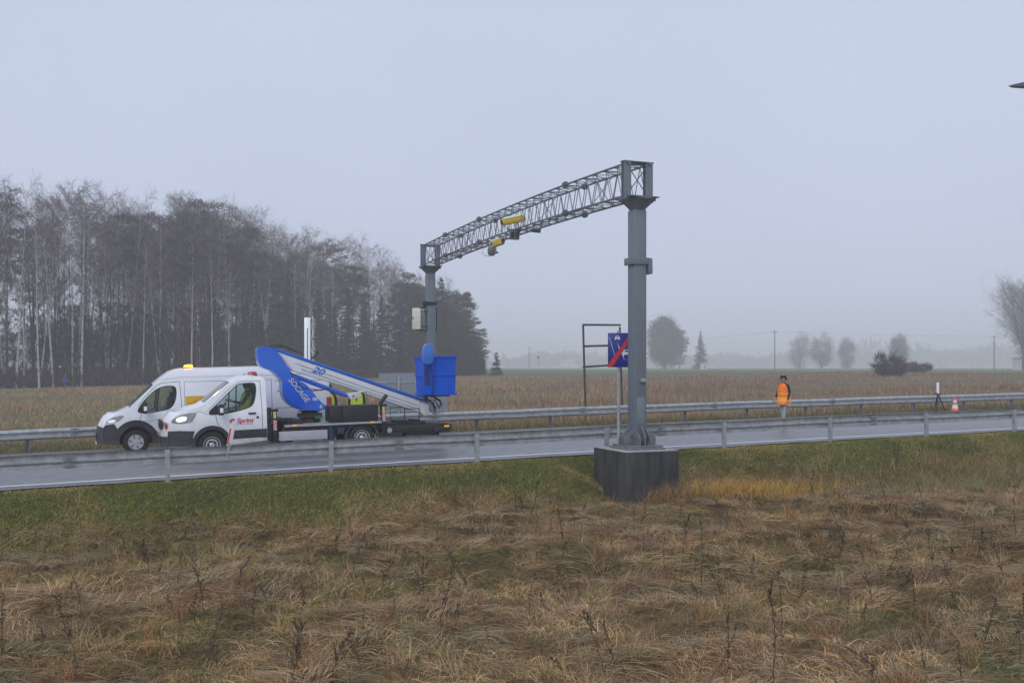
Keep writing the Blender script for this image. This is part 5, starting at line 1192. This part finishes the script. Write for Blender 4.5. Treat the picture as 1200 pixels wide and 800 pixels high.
# single trees far off in the fog
def leafy(name, label, H, Wd, seed, m=None, per=110, w=(.10, .25), l=(.25, .7), zc=.50, zr_=.46, n=150, cat='tree', bark=None, sq=1.0):
    rng = np.random.default_rng(seed); root = thing(name, label, cat); mb = MB(); mb.tube([(0, 0, -.4), (0, 0, H*.7)], [H*.02, H*.006], 7)
    c = []
    for i in range(n):
        d = rng.normal(size=3); d /= np.linalg.norm(d); r = rng.uniform(.3, 1.0)**.5*(.72+.40*float(fbm(d[0]*1.5+seed, d[2]*1.5+d[1], seed, 2)*1.2)); zz_ = max(H*.03, H*zc+d[2]*H*zr_*r); tap = min(1, (zz_/H)*1.6+.55)
        c.append((d[0]*Wd*.45*r*tap, d[1]*Wd*.45*r*tap*sq, zz_))
        if i % 3 == 0:
            b0 = Vector((0, 0, H*rng.uniform(.02, .45))); mb.tube([b0, b0.lerp(Vector(c[-1]), .5)+Vector((0, 0, -.02*H)), c[-1]], [H*.008, H*.005, H*.0015], 4, caps=False)
    mb.build('trunk' if cat == 'tree' else 'stems', bark or m_bark, root, smooth=True); c = np.repeat(np.array(c), per, 0); A = c+rng.normal(size=c.shape)*H*.055; D = rng.normal(size=c.shape); D[:, 2] = abs(D[:, 2])*1.2; D /= np.linalg.norm(D, axis=1, keepdims=True)
    V, F = ribbon_arrays(A, A+D*rng.uniform(l[0], l[1], (len(A), 1)), rng.uniform(w[0], w[1], len(A)), rng); mesh_np('crown' if cat == 'tree' else 'foliage', V, F, m or m_need2, root); return root
def solo(root, px, y, basepy=None):
    x = (px-600)*y/1136; root.location = (x, y, gz(x, y)-.05); return root
w = spruce('spruce_tree', 'tiny young spruce standing alone in the field right of the wood', 4.2, 51, .26); solo(w, 582, 172)
w = leafy('round_tree', 'tall dense round crowned tree, faint in the fog right of the gantry post', 22.5, 16.5, 52, zc=.47, zr_=.47, per=150, w=(.13, .3), l=(.35, .9)); solo(w, 779, 405); w.scale = (1.0, 1.0, .97)
w = pine('pine_tree', 'slimmer tree merging with the right flank of the round foggy tree', 17, 53, None, .1, .17, 110, 90, bark=m_bark); solo(w, 796, 410)
w = spruce('spruce_tree', 'pointed spruce alone in the fog with a white hut at its foot', 16, 54, .22); solo(w, 821, 400)
for px, y, h, wd, sd_, lb_ in [(937, 560, 21, 14, 61, 'faint bare tree right of the tall utility pole, left of the three'), (963, 500, 18.5, 13, 62, 'faint rounded bare tree, middle of the three beyond the man'), (992, 530, 17, 10, 63, 'small faint bare tree, right one of the three beyond the man'), (1053, 440, 15.5, 9, 64, 'bare thin tree rising just behind the dark bush')]:
    solo(leafy('bare_tree', lb_, h, wd, sd_, m_twig2, 60, (.05, .11), (.7, 1.8), .48, .5, 110), px, y)
solo(bare_tree('bare_tree', 'big bare spreading tree at the right edge of the view beside a pole', 'tree', 21, 65, m_bark, m_twig2, .12, .36, 46, .30, .03, .0, fork=6, dens_=.85, tw=.030), 1199, 275)
solo(leafy('bush', 'dark round leafless bush in the field beyond the road', 3.0, 5.2, 66, m_twig2, 26, (.03, .06), (.3, .9), .30, .6, 110, 'bush'), 1044, 118)
solo(leafy('bush', 'low lighter bush right behind the dark bush', 1.5, 7, 67, m_twig2, 40, (.04, .08), (.3, .9), .3, .6, 80, 'bush'), 1072, 160)
# far tree line fading out
q = 15000; pxs = rs.uniform(440, 1500, q); y = rs.uniform(1150, 1400, q); x = (pxs-600)*y/1136; hh = 7+24*fbm(x*.025, y*.01, 81, 3)**1.4*1.8; hh *= .6+.4*sstep(700, 1000, pxs)
s_, p_ = s_p(x, y); zz = ground_z(s_, p_); A = np.stack([x, y, zz+hh*rs.uniform(0, .75, q)], 1); D = rs.normal(size=(q, 3))*.35; D[:, 2] = 1; B_ = A+D*(hh*.3)[:, None]
V, F = ribbon_arrays(A, B_, rs.uniform(1.5, 3.2, q), rs); tag(mesh_np('distant_woods', V, F, m_twig2), 'far tree line almost lost in the fog', 'woods', kind='stuff')

# poles, wires, board, huts in the distance
m_pole = mat('weathered_wood_pole', (.10, .09, .08), .85, var=.2)
def upole(px, y, hpx, label, arm=True):
    x = (px-600)*y/1136; z = gz(x, y); h = hpx*y/1136+CAM_H-z
    t = thing('utility_pole', label, 'pole', (x, y, z)); mb = MB(); mb.tube([(0, 0, -.5), (0, 0, h)], [.19, .13], 8); mb.build('pole', m_pole, t, smooth=True)
    mb = MB(); mb.bb((-.9, -.06, h-.7), (.9, .06, h-.58))
    for k in (-.8, 0, .8): mb.lathe([(0, 0), (.05, 0), (.07, .1), (.03, .2), (0, .2)], (k, 0, h-.58), n=8)
    mb.build('crossarm', m_pole, t); return Vector((x, y, z+h-.4))
w1 = upole(908, 320, 43, 'tall utility pole in the fog between the gantry and the big right tree')
w2 = upole(1165, 310, 37, 'utility pole standing in front of the big bare tree')
w0 = upole(620, 480, 24, 'distant thin utility pole left of the dark sign frame')
w3 = Vector((w2.x+140, w2.y-10, w2.z+.5))
for a, b, lb_ in ((w0, w1, 'faint overhead wires between the two left utility poles'), (w1, w2, 'faint overhead wires between the two right utility poles'), (w2, w3, 'faint overhead wires leaving the view past the big bare tree')):
    mb = MB(); 
    for k in (-.8, 0, .8):
        mb.tube([a.lerp(b, t)+Vector((k, 0, -4.5*4*t*(1-t)*((b-a).length/170)**2*.25)) for t in np.linspace(0, 1, 14)], .008, 3)
    tag(mb.build('overhead_wires', m_blacksteel), lb_, 'wires')
x = (666-600)*330/1136; z = gz(x, 330)
t = thing('field_billboard', 'pale white framed board on posts, faint in the fog', 'billboard', (x, 330, z)); m_pl = mat('pale_board', (.62, .64, .68), .6)
mb = MB(); mb.bb((-2.4, -.05, 2.6), (2.4, .05, 3.4)); mb.bb((-2.4, -.05, 1.0), (2.4, .05, 2.2)); mb.build('board', m_pl, t)
mb = MB()
for k in (-2.3, -.8, .8, 2.3): mb.bb((k-.08, .06, -.3), (k+.08, .16, 3.5))
mb.build('support_posts', m_pl, t)
x = (631-600)*300/1136; t = thing('road_sign', 'tiny round road sign on a pole far in the fog', 'road sign', (x, 300, gz(x, 300))); mb = MB(); mb.tube([(0, 0, -.3), (0, 0, 4.1)], .06, 6); mb.build('pole', m_galv_dark, t); mb = MB(); mb.lathe([(0, -.09), (.45, -.09), (.45, -.05), (0, -.05)], (0, 0, 3.9), 'y', 16); mb.build('sign_disc', m_signgrey, t)
def hut(px, y, w, h, label):
    x = (px-600)*y/1136; t = thing('small_hut', label, 'hut', (x, y, gz(x, y)), (0, 0, .2))
    mb = MB(); mb.bb((-w/2, -w/2, -.3), (w/2, w/2, h)); mb.build('wall', m_pl, t)
    mb = MB(); mb.prism([(-w/2-.2, h+.01), (w/2+.2, h+.01), (w/2+.1, h+.25), (0, h+.6), (-w/2-.1, h+.25)], -w/2-.2, w/2+.2); mb.build('roof', m_signgrey, t)
    mb = MB(); mb.bb((-.4, -w/2-.04, 0), (.3, -w/2-.005, h*.8)); mb.build('door', m_signgrey, t)
hut(825, 380, 2.3, 2.3, 'small white hut at the foot of the pointed spruce'); hut(1197, 280, 3.2, 3.2, 'white hut under the big bare tree at the right edge')
# man in blue in the left field, seen from behind, bending
bx_, by_ = (76-600)*112/1136, 112.0
m_bluecl = mat('blue_overall', (.03, .10, .36), .8, var=.1)
pb = dict(stand); pb.update(lean=.18, larm=((.20, .22, 1.18), (.34, .2, 1.0)), rarm=((.20, -.22, 1.18), (.36, -.2, 1.02)))
o = person('small distant person in blue overalls at the edge of the wood', (bx_, by_, gz(bx_, by_)), -.2, m_bluecl, m_bluecl, pb, vest_stripes=False)

# ------------------------------------------------------------------ grass and weeds
m_blade = vcol_mat('dry_and_green_blades', .8)
def blades(name, s, p, dirs, L, W, lie, col, label, segs=4, zoff=0, cat='grass', curl=.8):
    """s, p: base in the road frame. lie 0 = upright, 1 = flattened; blades follow the ground when lying"""
    n = len(s); x, y = s*CT-p*ST, s*ST+p*CT; z0 = ground_z(s, p)+zoff
    dx, dy = np.cos(dirs), np.sin(dirs); t = np.linspace(0, 1, segs+1)
    el0 = (1-lie)*1.45+.25*lie; V = np.zeros((n, (segs+1)*2, 3))
    cx, cy, cz = x.copy(), y.copy(), z0-.02; el = el0.copy(); seg = L/segs
    # ribbons are turned randomly around their own length
    rx = np.cos(dirs+PI/2); ry = np.sin(dirs+PI/2); up = RNG.uniform(-.7, .7, n)
    hd = dirs.copy(); tw_ = RNG.normal(size=n)*.25
    for k in range(segs+1):
        w = W*(1-.85*t[k])*.5
        V[:, 2*k, 0] = cx-rx*w; V[:, 2*k, 1] = cy-ry*w; V[:, 2*k, 2] = cz-up*w
        V[:, 2*k+1, 0] = cx+rx*w; V[:, 2*k+1, 1] = cy+ry*w; V[:, 2*k+1, 2] = cz+up*w
        if k < segs:
            cx = cx+np.cos(hd)*np.cos(el)*seg; cy = cy+np.sin(hd)*np.cos(el)*seg; cz = cz+np.sin(el)*seg; hd = hd+tw_
            s2, p2 = cx*CT+cy*ST, -cx*ST+cy*CT; g = ground_z(s2, p2)+.012
            cz = np.maximum(cz, g); el = el-curl*(.25+lie)*(t[1])*1.6
            el = np.maximum(el, -1.2)
    F = []
    base = np.arange(n)*(segs+1)*2
    for k in range(segs): F.append(np.stack([base+2*k, base+2*k+1, base+2*k+3, base+2*k+2], 1))
    C = np.repeat(col, (segs+1)*2, axis=0)
    tag(mesh_np(name, V.reshape(-1, 3), np.concatenate(F), m_blade, colors=C), label, cat, kind='stuff')
def vis(s, p, k=.66, near=4):
    x, y = s*CT-p*ST, s*ST+p*CT; return (np.abs(x) < k*y+1.0) & (y > near)
def scatter(n, s0, s1, p0, p1, k=.64, near=7.5):
    s = RNG.uniform(s0, s1, n); p = RNG.uniform(p0, p1, n); m = vis(s, p, k, near); return s[m], p[m]
PAL = np.array([(.47, .30, .14), (.36, .20, .09), (.16, .088, .046), (.56, .41, .22), (.165, .15, .05), (.28, .24, .085), (.40, .21, .09), (.34, .24, .16)])
def dry_col(s, p):
    n = len(s); a = fbm(s*.45, p*.5, 91, 3); b = fbm(s*1.7+4, p*2.0, 95, 3); idx = np.clip(((a-.20)*9+RNG.normal(size=n)*1.7), 0, 7).astype(int)
    order = np.array([4, 5, 1, 0, 3, 7, 6, 2]); c = PAL[order[idx]]*RNG.uniform(.45, 1.15, (n, 1))*(.5+.95*sstep(.3, .7, b))[:, None]
    # greener patches
    g = sstep(.63, .72, fbm(s*.35, p*.5, 99, 3))*(RNG.random(n) < .65)
    c = c*(1-g[:, None])+np.array([.12, .13, .04])*RNG.uniform(.7, 1.3, (n, 1))*g[:, None]
    return c
# flattened dry grass of the meadow in front
s, p = scatter(760000, -14, 27, 5.2, 21.2, .60, 8.8)
flow = fbm(s*.38, p*.45, 101, 3)*4*PI; lie = np.clip(.80+.7*(fbm(s*.8, p*.9, 105, 3)-.5)+RNG.normal(size=len(s))*.14, .35, 1)
edge_ = 20.15+2.0*(fbm(s*.22, p*.25, 31, 3)-.5)*2-.035*(s-5); keep = RNG.random(len(s)) > sstep(edge_-.5, edge_+.5, p); s, p, flow, lie = s[keep], p[keep], flow[keep], lie[keep]
dens_n = fbm(s*1.6, p*1.8, 109, 3); keep = RNG.random(len(s)) < .5+1.0*sstep(.36, .56, dens_n); s, p, flow, lie = s[keep], p[keep], flow[keep], lie[keep]
blades('meadow_grass', s, p, flow+RNG.normal(size=len(s))*.85, RNG.uniform(.10, .36, len(s)), RNG.uniform(.005, .011, len(s)), lie, dry_col(s, p), 'matted dry brown and olive meadow grass in front of the road')
print('meadow blades', len(s))
# thatch: long stems laid flat in swirls, one direction to a patch
s, p = scatter(240000, -14, 27, 5.2, 20.4, .58, 8.8); cell = fbm(s*.9, p*1.1, 171, 2); k_ = cell > .50; s, p = s[k_], p[k_]
fl = np.floor(fbm(s*.55, p*.7, 175, 2)*9)*1.9; base_c = np.array([(.52, .36, .20), (.40, .28, .16), (.33, .18, .095), (.37, .31, .19)])[(np.floor(fbm(s*.7, p*.8, 177, 2)*13) % 4).astype(int)]
blades('thatch_grass', s, p, fl+RNG.normal(size=len(s))*.28, RNG.uniform(.25, .60, len(s)), RNG.uniform(.004, .009, len(s)), np.clip(.93+RNG.normal(size=len(s))*.05, .7, 1), base_c*RNG.uniform(.4, 1.15, (len(s), 1)), 'flattened long straw lying in swirls over the meadow', zoff=.05, curl=.5)
# standing tufts
ns = 1100; ts, tp = RNG.uniform(-15, 25, ns), RNG.uniform(6, 20.3, ns); m = vis(ts, tp); ts, tp = ts[m], tp[m]
per = 46; s = np.repeat(ts, per)+RNG.normal(size=len(ts)*per)*.07; p = np.repeat(tp, per)+RNG.normal(size=len(ts)*per)*.07
tc_ = PAL[RNG.choice([0, 3, 6, 0, 7, 5], len(ts))]; col = np.repeat(tc_, per, 0)*RNG.uniform(.6, 1.15, (len(s), 1)); hs = np.repeat(RNG.uniform(.16, .42, len(ts)), per)
blades('grass_tufts', s, p, RNG.uniform(0, 2*PI, len(s)), hs*RNG.uniform(.6, 1.2, len(s)), RNG.uniform(.005, .009, len(s)), np.clip(RNG.normal(size=len(s))*.15+.30, .02, .7), col, 'standing tufts of tan and reddish dry grass in the meadow')
# yellow-orange reed grass right of the footing, and the paler clump at the right
s = np.concatenate([RNG.normal(13.9, .95, 3400), RNG.normal(11.9, .5, 900), RNG.normal(19.5, 1.6, 1600), RNG.normal(21.5, 2.2, 5200)]); p = np.concatenate([RNG.normal(19.35, .28, 3400), RNG.normal(19.4, .2, 900), RNG.normal(18.6, .5, 1600), RNG.normal(19.9, .55, 5200)])
c = np.concatenate([np.tile([(.60, .38, .10)], (3400, 1)), np.tile([(.36, .21, .09)], (900, 1)), np.tile([(.27, .25, .11)], (1600, 1)), PAL[RNG.choice([1, 5, 7, 4, 3], 5200)]])*RNG.uniform(.55, 1.15, (len(s), 1))
blades('reed_grass', s, p, RNG.uniform(0, 2*PI, len(s)), RNG.uniform(.25, .62, len(s)), RNG.uniform(.006, .011, len(s)), np.clip(RNG.normal(size=len(s))*.18+.32, .02, .8), c, 'yellow orange grass growing beside the concrete footing')
# green verge on the slope
s, p = scatter(300000, -18, 42, 19.0, 22.05, .62)
edge_ = 20.15+2.0*(fbm(s*.22, p*.25, 31, 3)-.5)*2-.035*(s-5); keep = (RNG.random(len(s)) < sstep(edge_-.7, edge_+.4, p)) & ~((s > 10.75) & (s < 12.35) & (p > 19.95) & (p < 21.65)); s, p = s[keep], p[keep]
n3 = fbm(s*1.1, p*1.4, 121, 3)[:, None]; mixb = (RNG.random(len(s)) < .14+.60*sstep(.46, .62, fbm(s*.7, p*1.2, 125, 3))+.35*(1-sstep(20.0, 21.0, p)))[:, None]
c = np.array([.058, .084, .018])*(1-n3)+np.array([.27, .27, .055])*n3; c = np.where(mixb, np.array([.40, .30, .11]), c)*RNG.uniform(.55, 1.3, (len(s), 1))
blades('verge_grass', s, p, RNG.normal(size=len(s))*1.5+TH+.6, RNG.uniform(.05, .14, len(s))*(1+.9*(1-sstep(20.2, 21.6, p))), RNG.uniform(.006, .012, len(s)), np.clip(RNG.normal(size=len(s))*.22+.62, .05, .98), c, 'short green grass on the slope below the near guardrail', segs=3)
print('verge', len(s))
# verge behind the far rail
s, p = scatter(110000, -30, 80, 31.6, 41, .62); n3 = fbm(s*.8, p*.9, 131, 3)[:, None]
c = np.array([.085, .105, .032])*(1-n3)+np.array([.26, .21, .085])*n3; c = c*RNG.uniform(.55, 1.35, (len(s), 1))
blades('far_verge_grass', s, p, RNG.uniform(0, 2*PI, len(s)), RNG.uniform(.12, .34, len(s)), RNG.uniform(.012, .024, len(s)), np.clip(RNG.normal(size=len(s))*.2+.4, .05, .9), c, 'rough green and brown grass beyond the far guardrail', segs=3)
# brown weeds of the field beyond the road
n = 230000; y = 38*np.exp(RNG.random(n)*math.log(150/38)); x = RNG.uniform(-.62, .62, n)*y; s, p = s_p(x, y); m = (p > 39); s, p, x, y = s[m], p[m], x[m], y[m]
u = fbm(s*.06, p*.09, 141, 4); v = fbm(s*.25, p*.3, 145, 3); front = np.interp(600+1136*x/y, [e[0] for e in edge]+[620], [e[1] for e in edge]+[400]); m = y < front-2; 
grn = sstep(.44, .60, u+.12*sstep(5, -25, x))
m &= RNG.random(len(s)) > .55*grn; s, p, x, y, u, v, grn = [q_[m] for q_ in (s, p, x, y, u, v, grn)]
brown = np.array([.24, .155, .105])*(1-v[:, None])+np.array([.48, .35, .20])*v[:, None]; c = brown*(1-grn[:, None]*.85)+np.array([.40, .38, .13])*grn[:, None]*.85
rt = sstep(-5, 20, x)[:, None]; c = c*(1-rt*.25)+np.array([.20, .13, .11])*rt*.25
c = c*RNG.uniform(.55, 1.25, (len(s), 1))
blades('field_weeds', s, p, RNG.uniform(0, 2*PI, len(s)), RNG.uniform(.15, .55, len(s))*(1-.6*grn)*(.25+1.4*v)*np.clip(1.15-(y-60)/200, .5, 1), .010+.00045*y*RNG.uniform(.6, 1.4, len(s)), np.clip(RNG.normal(size=len(s))*.10+.14, 0, .5), c, 'brown dead weeds and grass of the field beyond the road', segs=2)
# dark dead weed stalks, each one a plant of its own
m_weed = mat('dead_stalk', (.045, .030, .022), .9, col2=(.10, .065, .042), vscale=12)
def weed(seed, H, spread, br):
    rng = np.random.default_rng(seed); mb = MB(); t = []
    x = y = 0
    for k in range(7): t.append(Vector((x, y, -.05+H*k/6))); x += rng.normal()*.018; y += rng.normal()*.018
    mb.tube(t, [.0062*(1-.6*k/6) for k in range(7)], 5); st = mb.v[:]
    for k in range(br):
        z = H*rng.uniform(.3, .97); p0 = at_h(t, z); a = rng.uniform(0, 2*PI); L = spread*rng.uniform(.4, 1)*(1.2-z/H*.7); e_ = p0+Vector((math.cos(a)*L*.5, math.sin(a)*L*.5, L))
        mb.tube([p0, p0.lerp(e_, .6)+Vector((0, 0, -.01)), e_], [.0042, .0034, .0025], 4)
        for j in range(4):
            q = p0.lerp(e_, rng.uniform(.45, 1)); mb.box(q+Vector(rng.normal(size=3))*.006, (.010, .009, .015), tuple(rng.uniform(0, 3, 3)))
    for j in range(12): mb.box(at_h(t, H*rng.uniform(.70, 1))+Vector(rng.normal(size=3))*.008, (.010, .009, .017), tuple(rng.uniform(0, 3, 3)))
    return mb
protos = []
for k, (H, sp_, br) in enumerate([(.75, .2, 9), (.95, .16, 12), (.6, .25, 14), (1.05, .12, 6), (.5, .18, 8)]):
    me = weed(200+k, H, sp_, br).build('dead_weed', m_weed); protos.append(me)
GW = 'dark dead weed stalks in the meadow'
spots = []
# the stalks that stand out in the photograph, then the scattered rest
for px, py in [(1117, 560), (985, 640), (985, 662), (930, 590), (940, 578), (955, 600), (1085, 620), (1075, 635), (1128, 630), (1170, 560), (1180, 545), (1160, 550), (1190, 560), (908, 790), (1030, 790), (847, 700), (850, 790), (905, 720), (917, 745), (928, 700), (1195, 780), (1150, 770), (1050, 700), (1070, 755), (450, 690), (480, 700), (512, 740), (615, 605), (616, 625), (235, 735), (240, 720), (235, 790), (345, 795), (340, 770), (390, 790), (418, 640), (95, 770), (178, 675), (205, 640), (283, 690), (298, 740), (560, 700), (705, 740), (712, 780), (745, 620), (735, 600), (665, 660), (800, 650), (822, 690), (1010, 740), (1120, 720), (1100, 690), (1145, 655), (1190, 640)]:
    y = 3.25*1136/(py-430); spots.append((((px-600)*y/1136), y))
for k in range(170):
    y = RNG.uniform(9.3, 22.5); spots.append((RNG.uniform(-.58, .58)*y, y))
for i, (x, y) in enumerate(spots):
    s1_, p1_ = s_p(x, y)
    if p1_ > 20.8 or (10.6 < s1_ < 12.5 and p1_ > 19.8): continue
    k = i % 5; o = protos[k]
    if o.get('placed'): o = o.copy(); COL.objects.link(o)
    o['placed'] = 1; o.location = (x, y, gz(x, y)); o.rotation_euler = (random.gauss(0, .24), random.gauss(0, .24), random.uniform(0, 6)); sc = random.uniform(.75, 1.1) if i < 54 else random.uniform(.35, .75); o.scale = (sc, sc, sc)
    tag(o, 'thin dark dead weed stalk standing in the matted meadow grass', 'weed', GW)
for o in bpy.data.objects:
    if 'placed' in o: del o['placed']

# ------------------------------------------------------------------ haze
hz_m = bpy.data.materials.new('fog_air'); hz_m.use_nodes = True; hn, hl_ = hz_m.node_tree.nodes, hz_m.node_tree.links
for q_ in list(hn): hn.remove(q_)
pv = hn.new('ShaderNodeVolumePrincipled'); ho = hn.new('ShaderNodeOutputMaterial'); hl_.new(pv.outputs[0], ho.inputs['Volume'])
pv.inputs['Color'].default_value = (.985, .98, 1, 1); pv.inputs['Density'].default_value = .0015; pv.inputs['Anisotropy'].default_value = .0
mb = MB(); mb.bb((-1700, -950, -14), (1900, 2200, 36)); hz = mb.build('haze', hz_m); tag(hz, 'pale even fog over the whole place', 'haze', kind='stuff')
